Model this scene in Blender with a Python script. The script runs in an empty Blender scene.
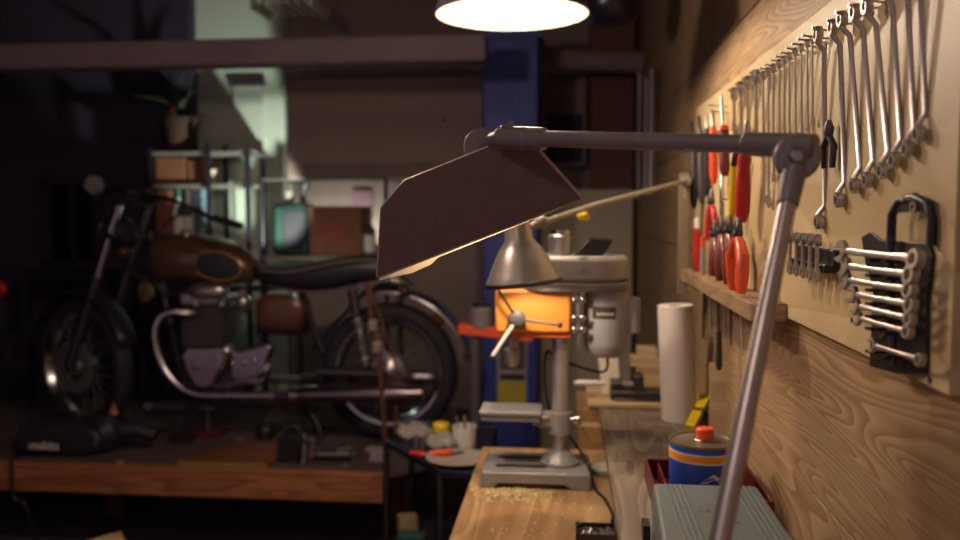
import bpy, bmesh, math, random
from mathutils import Vector as V, Matrix as M
random.seed(7)
C = bpy.context.scene.collection
PI = math.pi
F = 860.0; PHI = math.atan(58/F); TH = math.atan(88/F*math.cos(PHI)); H = 1.55
W = .42
fw = V((-math.sin(TH)*math.cos(PHI), math.cos(TH)*math.cos(PHI), -math.sin(PHI)))
rt = V((math.cos(TH), math.sin(TH), 0)); up = rt.cross(fw)
CAM = V((0, 0, H))
def ray(px, py): return fw*F + rt*(px-480) + up*(270-py)
def at(px, py, Y):
    d = ray(px, py); return CAM + d*(Y/d.y)
def atx(px, py, X):
    d = ray(px, py); return CAM + d*(X/d.x)
def atz(px, py, Z):
    d = ray(px, py); return CAM + d*((Z-H)/d.z)

# ------------------------------------------------------------ materials
def lin(c):
    c /= 255
    return c/12.92 if c <= .04045 else ((c+.055)/1.055)**2.4
def rgb(h):
    h = h.lstrip('#'); return tuple(lin(int(h[i:i+2], 16)) for i in (0, 2, 4))+(1,)
MATS = {}
def mat(name, col, rough=.5, metal=0, noise=.12, scale=12, bump=0, coat=0, emit=None, estr=0, trans=0, stretch=None):
    if name in MATS: return MATS[name]
    m = bpy.data.materials.new(name); m.use_nodes = True; nt = m.node_tree; N = nt.nodes; L = nt.links
    b = N['Principled BSDF']; c = rgb(col)
    b.inputs['Roughness'].default_value = rough; b.inputs['Metallic'].default_value = metal
    b.inputs['Coat Weight'].default_value = coat
    b.inputs['Transmission Weight'].default_value = trans
    tc = N.new('ShaderNodeTexCoord'); nz = N.new('ShaderNodeTexNoise'); nz.inputs['Scale'].default_value = scale; nz.inputs['Detail'].default_value = 5
    if stretch:
        mp = N.new('ShaderNodeMapping'); mp.inputs['Scale'].default_value = stretch
        L.new(tc.outputs['Object'], mp.inputs[0]); L.new(mp.outputs[0], nz.inputs[0])
    else: L.new(tc.outputs['Object'], nz.inputs[0])
    mx = N.new('ShaderNodeMix'); mx.data_type = 'RGBA'
    mx.inputs[6].default_value = tuple(x*(1-noise*2) for x in c[:3])+(1,)
    mx.inputs[7].default_value = tuple(min(1, x*(1+noise*2)) for x in c[:3])+(1,)
    L.new(nz.outputs[0], mx.inputs[0]); L.new(mx.outputs[2], b.inputs['Base Color'])
    if bump:
        bp = N.new('ShaderNodeBump'); bp.inputs['Strength'].default_value = bump; bp.inputs['Distance'].default_value = .003
        L.new(nz.outputs[0], bp.inputs['Height']); L.new(bp.outputs[0], b.inputs['Normal'])
    if emit:
        b.inputs['Emission Color'].default_value = rgb(emit); b.inputs['Emission Strength'].default_value = estr
    MATS[name] = m; return m
def wood(name, light, dark, stretch=(8, 1, 8), ring=1.6, rough=.6, dist=3.0, knots=True, contrast=1.0):
    m = bpy.data.materials.new(name); m.use_nodes = True; nt = m.node_tree; N = nt.nodes; L = nt.links
    b = N['Principled BSDF']; b.inputs['Roughness'].default_value = rough
    tc = N.new('ShaderNodeTexCoord'); mp = N.new('ShaderNodeMapping'); mp.inputs['Scale'].default_value = stretch
    L.new(tc.outputs['Object'], mp.inputs[0])
    n1 = N.new('ShaderNodeTexNoise'); n1.inputs['Scale'].default_value = .8; n1.inputs['Detail'].default_value = 2; n1.inputs['Distortion'].default_value = .5
    L.new(mp.outputs[0], n1.inputs[0])
    mul = N.new('ShaderNodeMath'); mul.operation = 'MULTIPLY'; mul.inputs[1].default_value = 14*ring; L.new(n1.outputs[0], mul.inputs[0])
    if knots:
        vo = N.new('ShaderNodeTexVoronoi'); vo.inputs['Scale'].default_value = .55; L.new(mp.outputs[0], vo.inputs[0])
        ex = N.new('ShaderNodeMath'); ex.operation = 'MULTIPLY'; ex.inputs[1].default_value = -5; L.new(vo.outputs['Distance'], ex.inputs[0])
        e2 = N.new('ShaderNodeMath'); e2.operation = 'EXPONENT'; L.new(ex.outputs[0], e2.inputs[0])
        e3 = N.new('ShaderNodeMath'); e3.operation = 'MULTIPLY'; e3.inputs[1].default_value = 6; L.new(e2.outputs[0], e3.inputs[0])
        ad = N.new('ShaderNodeMath'); L.new(mul.outputs[0], ad.inputs[0]); L.new(e3.outputs[0], ad.inputs[1]); src = ad
    else: src = mul
    fr = N.new('ShaderNodeMath'); fr.operation = 'FRACT'; L.new(src.outputs[0], fr.inputs[0])
    cr = N.new('ShaderNodeValToRGB'); cr.color_ramp.elements[0].color = rgb(light); cr.color_ramp.elements[1].color = rgb(dark)
    cr.color_ramp.elements[0].position = .15; cr.color_ramp.elements[1].position = .92
    e = cr.color_ramp.elements.new(1.0); e.color = rgb(light)
    L.new(fr.outputs[0], cr.inputs[0])
    n2 = N.new('ShaderNodeTexNoise'); n2.inputs['Scale'].default_value = 14; n2.inputs['Detail'].default_value = 6; L.new(mp.outputs[0], n2.inputs[0])
    n3 = N.new('ShaderNodeTexNoise'); n3.inputs['Scale'].default_value = 3; n3.inputs['Detail'].default_value = 3; L.new(tc.outputs['Object'], n3.inputs[0])
    mx = N.new('ShaderNodeMix'); mx.data_type = 'RGBA'; mx.blend_type = 'MULTIPLY'; mx.inputs[0].default_value = .45*contrast
    L.new(cr.outputs[0], mx.inputs[6]); L.new(n2.outputs[0], mx.inputs[7])
    m2 = N.new('ShaderNodeMix'); m2.data_type = 'RGBA'; m2.blend_type = 'MULTIPLY'; m2.inputs[0].default_value = .55
    L.new(mx.outputs[2], m2.inputs[6]); L.new(n3.outputs[0], m2.inputs[7])
    L.new(m2.outputs[2], b.inputs['Base Color'])
    bp = N.new('ShaderNodeBump'); bp.inputs['Strength'].default_value = .25; bp.inputs['Distance'].default_value = .002
    L.new(n2.outputs[0], bp.inputs['Height']); L.new(bp.outputs[0], b.inputs['Normal'])
    return m
chrome = mat('chrome', 'c9c6c2', .2, 1, .05)
toolchrome = mat('tool_chrome', 'bdb7b0', .34, .8, .06, 25)
steel = mat('tool_steel', 'a9a6a2', .38, .8, .1, 30)
darksteel = mat('dark_steel', '55504e', .42, .9, .2, 20)
lampgrey = mat('lamp_grey_paint', '8c8580', .45, .25, .08, 20)
beige = mat('beige_enamel', '8c8574', .4, 0, .06)
hoodpaint = mat('brown_hammered_paint', '6a5048', .6, .1, .08, 60, .15)
hoodedge = mat('pale_hood_metal', 'b9a994', .4, .3, .05)
whitein = mat('white_reflector', 'f4ead8', .6, 0, .02)
black = mat('black_plastic', '1e1a20', .4, 0, .15)
rubber = mat('black_rubber', '201c22', .75, 0, .2, 30)
blackleather = mat('black_vinyl', '1d1822', .42, 0, .15, 30, .2)
alu = mat('satin_aluminium', 'aaa5a0', .3, .9, .1, 15)
castgrey = mat('grey_hammered_casting', '94928e', .38, .15, .1, 40, .1)
motorgrey = mat('grey_motor_paint', '9f9f9f', .4, .05, .06, 15)
orange = mat('orange_press_paint', 'd98a34', .45, 0, .05)
redor = mat('orange_red_plastic', 'dc5430', .35, 0, .08)
red = mat('red_plastic', 'b02c26', .35, 0, .1)
darkred = mat('dark_red_plastic', '5a1a1e', .4, 0, .15)
amber = mat('smoky_amber_plastic', '6e3830', .3, 0, .2, 30)
yellow = mat('yellow_paint', 'd8b814', .45, 0, .1)
whitep = mat('white_plastic', 'd8d2c8', .4, 0, .05)
paper = mat('white_paper', 'e6ddd2', .85, 0, .03, 20, .1)
bluecol = mat('blue_column_paint', '2c3a86', .5, .1, .12, 8)
bluecan = mat('blue_can_print', '2a4aa8', .35, .2, .05)
tincan = mat('tinplate', 'a59c8c', .3, .85, .15, 25)
caseblue = mat('blue_grey_case_plastic', '5f6a6c', .55, 0, .08, 40, .1)
copper = mat('copper_tank_paint', '5a4032', .28, .35, .12, 6, 0, .5)
brownp = mat('brown_side_paint', '5c3a2e', .32, .25, .12, 6, 0, .4)
cardboard = mat('brown_cardboard', '7a4a34', .8, 0, .12)
green = mat('green_plastic', '2a5a4c', .4, 0, .15)
bluep = mat('blue_plastic', '2a5f96', .4, 0, .15)
strapm = mat('rust_brown_webbing', '5e3222', .8, 0, .15, 60)
rag = mat('pale_grey_rag', '8c857b', .9, 0, .2, 25, .4)
beam = mat('mauve_painted_beam', '6e5f62', .7, 0, .12, 5)
cab = mat('dull_brown_panel', '7a6862', .75, 0, .12, 4)
wallwhite = mat('greenish_white_wall', 'b9c2b4', .8, 0, .06, 3)
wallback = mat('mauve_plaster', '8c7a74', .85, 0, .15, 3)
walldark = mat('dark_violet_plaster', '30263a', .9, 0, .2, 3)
floorm = mat('dark_concrete', '564850', .8, 0, .25, 3, .2)
ceilm = mat('dark_ceiling_board', '2a2228', .85, 0, .2, 3)
terracotta = mat('terracotta', '3a261c', .8, 0, .15)
leafm = mat('agave_leaf', '28301f', .5, 0, .25, 8)
saw = mat('sawdust', 'f0d49a', .95, 0, .2, 60)
pinewall = wood('brown_pine_wall', 'cfae84', 'a88258', (6.5, .6, 6.5), 3.8, contrast=.8)
greywall = wood('weathered_plank', '93826f', '5f5044', (9, 1.2, 9), .9)
ply = wood('pale_spruce_board', 'f6dfae', 'e4c88e', (5, .6, 3), .5, .5, contrast=.5)
bench = wood('golden_bench_wood', 'd0aa78', 'ae8456', (10, 1.0, 10), .6, .4, knots=False, contrast=.7)
greyplank = wood('grey_worn_plank', 'a3927c', '7c6d5c', (9, 1.0, 9), .8, .6, knots=False)
deckwood = wood('reddish_timber', 'cc8450', '96582f', (1, 9, 9), .7, .7)
palewood = wood('pale_pine_offcut', 'f2d4a4', 'd4ae7a', (1, 8, 8), .5)
darkwood = mat('near_black_wood', '1e161a', .7)
brownwood = wood('brown_cabinet_wood', '8a5a38', '5c3824', (8, 8, 1), .6)

# ------------------------------------------------------------ mesh helpers
def BM(): return bmesh.new()
def box(bm, c, s, R=None, taper=1):
    c = V(c); vs = []
    for z in (-1, 1):
        for x, y in ((-1, -1), (1, -1), (1, 1), (-1, 1)):
            k = taper if z > 0 else 1
            p = V((x*s[0]/2*k, y*s[1]/2*k, z*s[2]/2))
            if R is not None: p = R @ p
            vs.append(bm.verts.new(c+p))
    for f in ((3, 2, 1, 0), (4, 5, 6, 7), (0, 1, 5, 4), (1, 2, 6, 5), (2, 3, 7, 6), (3, 0, 4, 7)):
        bm.faces.new([vs[i] for i in f])
    return bm
def frame(d):
    d = d.normalized(); a = V((0, 0, 1)) if abs(d.z) < .9 else V((1, 0, 0))
    u = d.cross(a).normalized(); return u, d.cross(u)
def tube(bm, pts, r, n=12, closed=False, flat=1.0):
    pts = [V(p) for p in pts]; m = len(pts); rr = r if isinstance(r, (list, tuple)) else [r]*m
    rings = []; u = None
    for i, p in enumerate(pts):
        if closed: d = pts[(i+1) % m]-pts[i-1]
        else: d = pts[min(i+1, m-1)]-pts[max(i-1, 0)]
        d.normalize()
        if u is None: u, w = frame(d)
        else:
            u = (u-d*u.dot(d))
            if u.length < 1e-6: u, w = frame(d)
            u.normalize(); w = d.cross(u)
        rings.append([bm.verts.new(p+u*math.cos(2*PI*k/n)*rr[i]+w*math.sin(2*PI*k/n)*rr[i]*flat) for k in range(n)])
    for i in range(m if closed else m-1):
        a, b = rings[i], rings[(i+1) % m]
        for k in range(n): bm.faces.new((a[k], a[(k+1) % n], b[(k+1) % n], b[k]))
    if not closed:
        bm.faces.new(rings[0][::-1]); bm.faces.new(rings[-1])
    return bm
def cyl(bm, a, b, r, r2=None, n=24): return tube(bm, [a, b], [r, r if r2 is None else r2], n)
def lathe(bm, prof, o=(0, 0, 0), axis=(0, 0, 1), n=32, closed=False):
    o = V(o); d = V(axis).normalized(); u, w = frame(d); rings = []
    for r, h in prof:
        if r < 1e-5: rings.append([bm.verts.new(o+d*h)])
        else: rings.append([bm.verts.new(o+d*h+u*math.cos(2*PI*k/n)*r+w*math.sin(2*PI*k/n)*r) for k in range(n)])
    m = len(rings)
    for i in range(m if closed else m-1):
        a, b = rings[i], rings[(i+1) % m]
        for k in range(n):
            f = [a[k % len(a)], a[(k+1) % len(a)], b[(k+1) % len(b)], b[k % len(b)]]
            f2 = []
            for v in f:
                if v not in f2: f2.append(v)
            if len(f2) >= 3: bm.faces.new(f2)
    return bm
def prism(bm, pts, ext):
    ext = V(ext); a = [bm.verts.new(V(p)) for p in pts]; b = [bm.verts.new(V(p)+ext) for p in pts]
    n = len(a); bm.faces.new(a); bm.faces.new(b[::-1])
    for i in range(n): bm.faces.new((a[i], b[i], b[(i+1) % n], a[(i+1) % n]))
    return bm
def ell(bm, c, s, R=None, n=20, m=12, pw=1.0):
    c = V(c); sg = lambda x: math.copysign(abs(x)**pw, x)
    rings = []
    for i in range(1, m):
        t = PI*i/m; r = []
        for k in range(n):
            a = 2*PI*k/n
            p = V((sg(math.sin(t))*sg(math.cos(a))*s[0], sg(math.sin(t))*sg(math.sin(a))*s[1], sg(math.cos(t))*s[2]))
            if R is not None: p = R @ p
            r.append(bm.verts.new(c+p))
        rings.append(r)
    tp = V((0, 0, s[2])); bt = V((0, 0, -s[2]))
    if R is not None: tp = R @ tp; bt = R @ bt
    t = bm.verts.new(c+tp); b = bm.verts.new(c+bt)
    for k in range(n):
        bm.faces.new((t, rings[0][k], rings[0][(k+1) % n])); bm.faces.new((b, rings[-1][(k+1) % n], rings[-1][k]))
        for i in range(m-2): bm.faces.new((rings[i][k], rings[i+1][k], rings[i+1][(k+1) % n], rings[i][(k+1) % n]))
    return bm
def rot(ax, a): return M.Rotation(a, 3, ax)
def wpos(o):
    p = V((0, 0, 0))
    while o is not None: p += o.location; o = o.parent
    return p
def obj(name, bm, m, parent=None, smooth=True, bevel=0, label=None, sub=0):
    bmesh.ops.recalc_face_normals(bm, faces=bm.faces[:])
    if parent is not None:
        o0 = wpos(parent)
        for v in bm.verts: v.co -= o0
        org = None
    else:
        xs = [v.co for v in bm.verts]
        org = V(((min(p.x for p in xs)+max(p.x for p in xs))/2, (min(p.y for p in xs)+max(p.y for p in xs))/2, min(p.z for p in xs)))
        for v in bm.verts: v.co -= org
    me = bpy.data.meshes.new(name); bm.to_mesh(me); bm.free(); me.materials.append(m)
    if smooth:
        me.shade_smooth()
        me.set_sharp_from_angle(angle=math.radians(38))
    o = bpy.data.objects.new(name, me); C.objects.link(o)
    if org is not None: o.location = org
    o.parent = parent
    if bevel:
        b = o.modifiers.new('bevel', 'BEVEL'); b.width = bevel; b.segments = 2; b.limit_method = 'ANGLE'; b.angle_limit = math.radians(35)
    if sub:
        s = o.modifiers.new('sub', 'SUBSURF'); s.levels = sub; s.render_levels = sub
    if label: o['label'] = label
    return o
def thing(name, label, cat, loc=(0, 0, 0), group=None):
    o = bpy.data.objects.new(name, None); C.objects.link(o); o.location = V(loc); o.empty_display_size = .05
    return tag(o, label, cat, group)
def tag(o, label, cat, group=None):
    o['label'] = label; o['category'] = cat
    if group: o['group'] = group
    return o
def struct(name, bm, m, parent=None, bevel=0, smooth=False):
    o = obj(name, bm, m, parent, smooth, bevel)
    if parent is None: o['kind'] = 'structure'
    return o
def dup(root, label=None, group=None):
    def cp(o, par):
        c = o.copy(); C.objects.link(c); c.parent = par
        for ch in list(o.children): cp(ch, c)
        return c
    r = cp(root, None)
    if label: r['label'] = label
    if group: r['group'] = group
    return r
def text(name, s, size, pos, R, m, parent, depth=.0006, shear=0):
    cu = bpy.data.curves.new(name, 'FONT'); cu.body = s; cu.size = size; cu.extrude = depth; cu.align_x = 'CENTER'; cu.align_y = 'CENTER'; cu.shear = shear
    cu.resolution_u = 3
    t = bpy.data.objects.new(name, cu); C.objects.link(t)
    dg = bpy.context.evaluated_depsgraph_get(); me = bpy.data.meshes.new_from_object(t.evaluated_get(dg))
    bpy.data.objects.remove(t)
    bm = BM(); bm.from_mesh(me); 
    for v in bm.verts: v.co = V(pos)+R @ v.co
    return obj(name, bm, m, parent, smooth=False)
XR = V((1, 0, 0)); YR = V((0, 1, 0)); ZR = V((0, 0, 1))

# ------------------------------------------------------------ room
BY = 5.45; CZ = H+1.6; LX = -4.6; NY = -1.2
bm = BM(); box(bm, ((LX+.6)/2, (BY+NY)/2, -.05), (.6-LX+.2, BY-NY+.4, .1)); struct('floor', bm, floorm)
bm = BM(); box(bm, ((LX+.6)/2, (BY+NY)/2, CZ+.05), (.6-LX+.2, BY-NY+.4, .1)); struct('ceiling', bm, ceilm)
bm = BM(); bs = .002
z = 0
zs = [0, .35, .72, H-.48, H-.13, H+.22, H+.47, H+.82, H+1.17, CZ]
zs = sorted(set(round(z, 4) for z in zs if 0 <= z <= CZ))
for a, b in zip(zs[:-1], zs[1:]):
    box(bm, (W+.03, (BY+NY)/2, (a+b)/2), (.06, BY-NY, b-a-.004))
box(bm, (W+.05, (BY+NY)/2, CZ/2), (.06, BY-NY, CZ))
struct('wall_right', bm, pinewall, bevel=.002)
bm = BM(); box(bm, ((LX+W)/2, BY+.05, CZ/2), (W-LX+.3, .1, CZ)); struct('wall_back', bm, wallback)
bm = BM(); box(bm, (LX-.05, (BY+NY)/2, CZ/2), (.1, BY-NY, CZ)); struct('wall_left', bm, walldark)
# dark partition in front of the back wall, left of the white pillar
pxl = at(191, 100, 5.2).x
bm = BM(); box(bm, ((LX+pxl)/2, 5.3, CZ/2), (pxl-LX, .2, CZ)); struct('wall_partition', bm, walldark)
# white pillar with raised panel
a = at(192, 100, 5.3); b = at(284, 100, 5.3)
bm = BM(); box(bm, ((a.x+b.x)/2, 5.37, CZ/2), (b.x-a.x, .16, CZ))
wp = struct('wall_pillar', bm, wallwhite, bevel=.01)
c = at(233, 86, 5.28); d = at(263, 86, 5.28)
bm = BM(); box(bm, ((c.x+d.x)/2, 5.28, c.z-.75), (d.x-c.x, .03, 1.5)); o = obj('raised_panel', bm, wallwhite, wp, bevel=.006)
bm = BM(); box(bm, ((c.x+d.x)/2, 5.262, c.z+.012), (d.x-c.x+.04, .02, .022)); obj('panel_rail', bm, walldark, wp)
# dark door frame on partition, left
a = at(45, 180, 5.18); b = at(100, 265, 5.18)
bm = BM(); x0, x1, z0, z1 = a.x, b.x, b.z, a.z
for (cx, cz, sx, sz) in (((x0+x1)/2, z1, x1-x0+.06, .06), ((x0+x1)/2, z0, x1-x0+.06, .06), (x0, (z0+z1)/2, .06, z1-z0), (x1, (z0+z1)/2, .06, z1-z0), ((x0+x1)/2, (z0+z1)/2, .03, z1-z0)):
    box(bm, (cx, 5.185, cz), (sx, .03, sz))
wf = struct('window_1', bm, mat('violet_frame_paint', '241c28', .6), bevel=.004)
bm = BM(); box(bm, ((x0+x1)/2, 5.192, (z0+z1)/2), (x1-x0, .012, z1-z0)); obj('pane', bm, mat('night_glass', '0c0a14', .08), wf)

# back column of brown wood and recess panels
a = at(588, 200, 5.3); b = at(634, 200, 5.3); c = at(588, 188, 5.3)
bm = BM(); box(bm, ((a.x+b.x)/2, 5.36, (c.z+CZ)/2), (b.x-a.x-.01, .17, CZ-c.z)); struct('wall_column', bm, mat('red_brown_wall_paint', '6a4640', .8, 0, .15, 3), bevel=.01)
bm = BM(); a = at(540, 200, 5.3); box(bm, ((a.x+b.x)/2, 5.36, c.z/2), (b.x-a.x-.01, .15, c.z-.01)); struct('wall_lower', bm, mat('khaki_wall_paint', 'c4b69e', .8, 0, .1, 3), bevel=.01)

# horizontal cross beam
a = at(-60, 42, 3.7); b = at(486, 34, 3.7); c = at(480, 62, 3.7)
bm = BM(); box(bm, ((LX+b.x)/2+.05, 3.75, (b.z+at(480, 60, 3.7).z)/2), (b.x-LX-.1, .12, .115)); 
struct('trim_beam', bm, beam, bevel=.012)
# round ceiling duct behind
bm = BM(); p = at(532, 58, 4.9); q = at(650, 62, 4.9); q.x = W-.01
cyl(bm, p, q, .06); o = obj('ceiling_pipe', bm, cab); tag(o, 'fat horizontal pipe below the ceiling, running from the blue column to the plank wall', 'pipe')

# ------------------------------------------------------------ blue lift column + poster
a = at(482, 200, 4.4); b = at(538, 200, 4.4)
t = thing('lift_column', 'tall blue steel column standing behind the drill press', 'column', ((a.x+b.x)/2, 4.5, 0))
cx = (a.x+b.x)/2; wd = b.x-a.x
bm = BM(); box(bm, (cx, 4.5, 1.24), (wd, .2, 2.44)); obj('post', bm, bluecol, t, bevel=.01)
bm = BM(); box(bm, (cx, 4.5, .01), (wd+.14, .34, .02))
for sx in (-1, 1):
    for sy in (-1, 1): cyl(bm, (cx+sx*(wd/2+.04), 4.5+sy*.13, .02), (cx+sx*(wd/2+.04), 4.5+sy*.13, .045), .012, n=6)
obj('base_plate', bm, bluecol, t)
bm = BM(); box(bm, (cx, 4.5, 2.44), (wd+.05, .24, .04)); obj('cap', bm, bluecol, t)
p0 = at(497, 338, 4.395); p1 = at(527, 409, 4.395)
t = thing('wall_poster', 'narrow poster with dark picture over yellow field, fixed low on the blue column', 'poster', ((p0.x+p1.x)/2, 4.397, p1.z))
def rect(name, x0, y0, x1, y1, Y, th, m, par):
    a = at(x0, y0, Y); b = at(x1, y1, Y); bm = BM(); box(bm, ((a.x+b.x)/2, Y, (a.z+b.z)/2), (b.x-a.x, th, abs(a.z-b.z))); return obj(name, bm, m, par)
rect('sheet', 497, 336, 527, 409, 4.396, .004, mat('poster_grey', '8f8788', .6), t)
rect('yellow_field', 499, 381, 525, 408, 4.393, .003, mat('poster_yellow', 'b3a32c', .6), t)
rect('dark_band', 500, 374, 525, 380, 4.393, .003, black, t)
rect('dark_picture', 500, 340, 525, 370, 4.393, .003, mat('poster_dark', '4a3a3e', .5, 0, .4, 40), t)
p = at(511, 356, 4.39); bm = BM(); lathe(bm, [(0, 0), (.035, 0), (.03, .003), (0, .003)], p, (0, -1, 0)); obj('round_motif', bm, mat('poster_motif', 'b08a6a', .5, 0, .4, 30), t)

# ------------------------------------------------------------ pendant lamp
LP = at(512, 15, 2.26)
t = thing('pendant_lamp', 'dark round pendant lamp with white inside, glowing above the bench', 'lamp', LP)
R0 = .198
bm = BM(); lathe(bm, [(R0, 0), (R0+.004, .002), (R0*.93, .05), (R0*.6, .12), (.05, .17), (.03, .2), (0, .2), (0, .196), (.028, .196), (.047, .166), (R0*.59, .117), (R0*.92, .048)], LP, n=64, closed=False)
sh = obj('lamp_shade', bm, mat('dark_shade_enamel', '2c2530', .45), t)
bm = BM(); lathe(bm, [(R0-.001, .0), (R0*.92-.002, .046), (R0*.59-.002, .115), (.045, .16), (0, .165)], LP, n=64); obj('reflector', bm, mat('cream_reflector', '6c675e', .6), t)
bm = BM(); cyl(bm, LP+V((0, 0, .2)), V((LP.x, LP.y, CZ)), .004, n=8); obj('cord', bm, black, t)
bm = BM(); lathe(bm, [(.022, .165), (.022, .115), (.0, .115)], LP, n=20); obj('bulb_socket', bm, whitep, t)
def light(name, kind, loc, energy, col, size=.03, **kw):
    l = bpy.data.lights.new(name, kind); l.energy = energy; l.color = col
    if kind in ('POINT', 'SPOT'): l.shadow_soft_size = size
    for k, v in kw.items(): setattr(l, k, v)
    o = bpy.data.objects.new(name, l); C.objects.link(o); o.location = loc; return o
def area(name, loc, tgt, sx, sy, e, col):
    l = bpy.data.lights.new(name, 'AREA'); l.shape = 'RECTANGLE'; l.size = sx; l.size_y = sy; l.energy = e; l.color = col
    o = bpy.data.objects.new(name, l); C.objects.link(o); o.location = loc; o.rotation_euler = (V(tgt)-V(loc)).to_track_quat('-Z', 'Y').to_euler(); return o
WARM = (1.0, .79, .60)
light('pendant_bulb_light', 'POINT', LP+V((0, 0, .035)), 23, WARM, .022)

# ------------------------------------------------------------ plywood tool board
y0 = W*F/(696-568.); z0 = H-.2; z1 = H+.35
BYn = .93; BYf = y0*1.0
BYf = atx(696, 110, W-.02).y; BYn = atx(951, 300, W-.02).y
BX = W-.018
zt = atx(762, 56, BX).z; zb = atx(870, 358, BX).z
bt = thing('tool_board', 'large pale wooden tool board screwed to the brown plank wall', 'board', (W-.009, (BYf+BYn)/2, zb))
bm = BM(); box(bm, (W-.009, (BYf+BYn)/2, (zt+zb)/2), (.018, BYf-BYn, zt-zb)); obj('panel', bm, ply, bt, bevel=.0015)
def nail(y, z, L=.03, r=.0016):
    bm = BM(); tube(bm, [(BX+.005, y, z-.003), (BX-L, y, z+.003)], r, 8); lathe(bm, [(0, 0), (.004, 0), (.004, .0012), (0, .0012)], (BX-L, y, z+.003), (-1, 0, .1), 10)
    o = obj('nail', bm, steel, bt); return o
bm = BM()
for (px, py) in ((852, 320), (700, 265), (930, 380)):
    p = atx(px, py, BX); lathe(bm, [(0, 0), (.005, 0), (.004, .001), (0, .0005)], p, (-1, 0, 0), 12)
obj('screw_heads', bm, darksteel, bt)

# wrenches: local origin = centre of upper ring, hanging down -z, flat in YZ
def ringp(bm, c, ro, ri, th, tilt=0):
    ax = (rot(YR, tilt) @ XR) if tilt else XR
    ax = V(ax); c = V(c)
    lathe(bm, [(ri, -th/2), (ro*.93, -th/2), (ro, -th/4), (ro, th/4), (ro*.93, th/2), (ri, th/2)], c, ax, 24, closed=True)
def shaft(bm, a, b, w, th):
    n = 7; pts = []
    a = V(a); b = V(b)
    for k in range(n):
        t = k/(n-1); s = 1+.35*(2*t-1)**2
        for (dy, dx) in ((-.5, -.3), (-.3, -.5), (.3, -.5), (.5, -.3), (.5, .3), (.3, .5), (-.3, .5), (-.5, .3)):
            p = a.lerp(b, t); pts.append(bm.verts.new(p+V((dx*th, dy*w*s, 0))))
    for k in range(n-1):
        for j in range(8): bm.faces.new((pts[k*8+j], pts[k*8+(j+1) % 8], pts[k*8+8+(j+1) % 8], pts[k*8+8+j]))
    bm.faces.new(pts[:8]); bm.faces.new(pts[-8:][::-1])
def jaw(bm, c, r, g, th, ang=15, sgn=-1):
    pts = []; c = V(c); a0 = math.asin(g/r*.98)
    out = []
    for k in range(17):
        a = a0+(2*PI-2*a0)*k/16
        out.append((r*math.cos(a), r*math.sin(a)))
    out += [(-r*.25, -g*.9), (-r*.42, 0), (-r*.25, g*.9)]
    A = math.radians(90*sgn+ang)
    for x, y in out:
        Y = x*math.cos(A)-y*math.sin(A); Z = x*math.sin(A)+y*math.cos(A)
        pts.append(c+V((-th/2, Y, Z)))
    prism(bm, pts, (th, 0, 0))
def combo(L, s=1.0, label='', group='', m=toolchrome, tilt=0.0, both='jaw', name='wrench'):
    t = thing(name, label, 'wrench', (0, 0, 0), group)
    rw = .0105*s; th = .006*s
    bm = BM(); ringp(bm, (0, 0, 0), rw, rw*.58, th*1.5); obj('ring_end', bm, m, t)
    off = .008*s if both == 'ring' else 0
    bm = BM()
    if both == 'ring':
        tube(bm, [(-.002, 0, -rw*.8), (off, 0, -rw*2.2), (off, 0, -L+rw*2.2), (-.002, 0, -L+rw*.8)], [.0038*s, .0034*s, .0034*s, .0038*s], 8)
    else: shaft(bm, (0, 0, -rw*.85), (0, 0, -L+rw*.9), .0085*s, th*.75)
    obj('shaft', bm, m, t)
    bm = BM()
    if both == 'ring': ringp(bm, (0, 0, -L), rw*.95, rw*.52, th*1.6); obj('ring_end', bm, m, t)
    else: jaw(bm, (0, 0, -L), rw*1.15, rw*.55, th*.9); obj('open_jaw', bm, m, t)
    return t
def hang(t, y, z, lean, xoff=.020, roll=0):
    t.location = (BX-xoff, y, z); t.rotation_euler = (roll, lean, 0)   # lean about Y axis
# long double ring wrenches (near)
specs = [((818, 34), (819, 222)), ((833, 27), (839, 200)), ((842, 19), (855, 186)), ((855, 12), (868, 180)), ((867, 6), (883, 171)), ((884, -14), (895, 160)), ((899, -25), (908, 149)), ((912, -34), (919, 134))]
ords = ['longest and farthest', 'second', 'third', 'fourth', 'fifth', 'sixth', 'seventh', 'shortest and nearest']
for i, (p, q) in enumerate(specs):
    X0 = BX-.022; X1 = BX-.008
    A = atx(p[0], p[1], X0); B = atx(q[0], q[1], X1)
    L = (A-B).length
    t = combo(L, 1.0+.07*(7-i)/3, '%s from the screwdrivers of the eight long ring wrenches hung on the near half of the tool board' % ords[i] if 0 < i < 7 else 'long double ring wrench, %s of the eight hung on the near half of the tool board' % ords[i], 'long ring wrenches on the board', both='ring', name='ring_wrench')
    t['label'] = ['longest double ring wrench, farthest of the eight on the near half of the board', 'second double ring wrench from the far end of the eight on the board', 'third double ring wrench from the far end of the eight on the board', 'fourth double ring wrench from the far end of the eight on the board', 'fifth double ring wrench from the far end of the eight on the board', 'third double ring wrench from the near end of the eight on the board', 'second double ring wrench from the near end of the eight on the board', 'shortest double ring wrench, nearest of the eight, above the black rack'][i]
    t.location = A; d = (B-A)
    t.rotation_mode = 'QUATERNION'; t.rotation_quaternion = V((0, 0, -1)).rotation_difference(d)
    nail(A.y, A.z+.006, .03)
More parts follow.
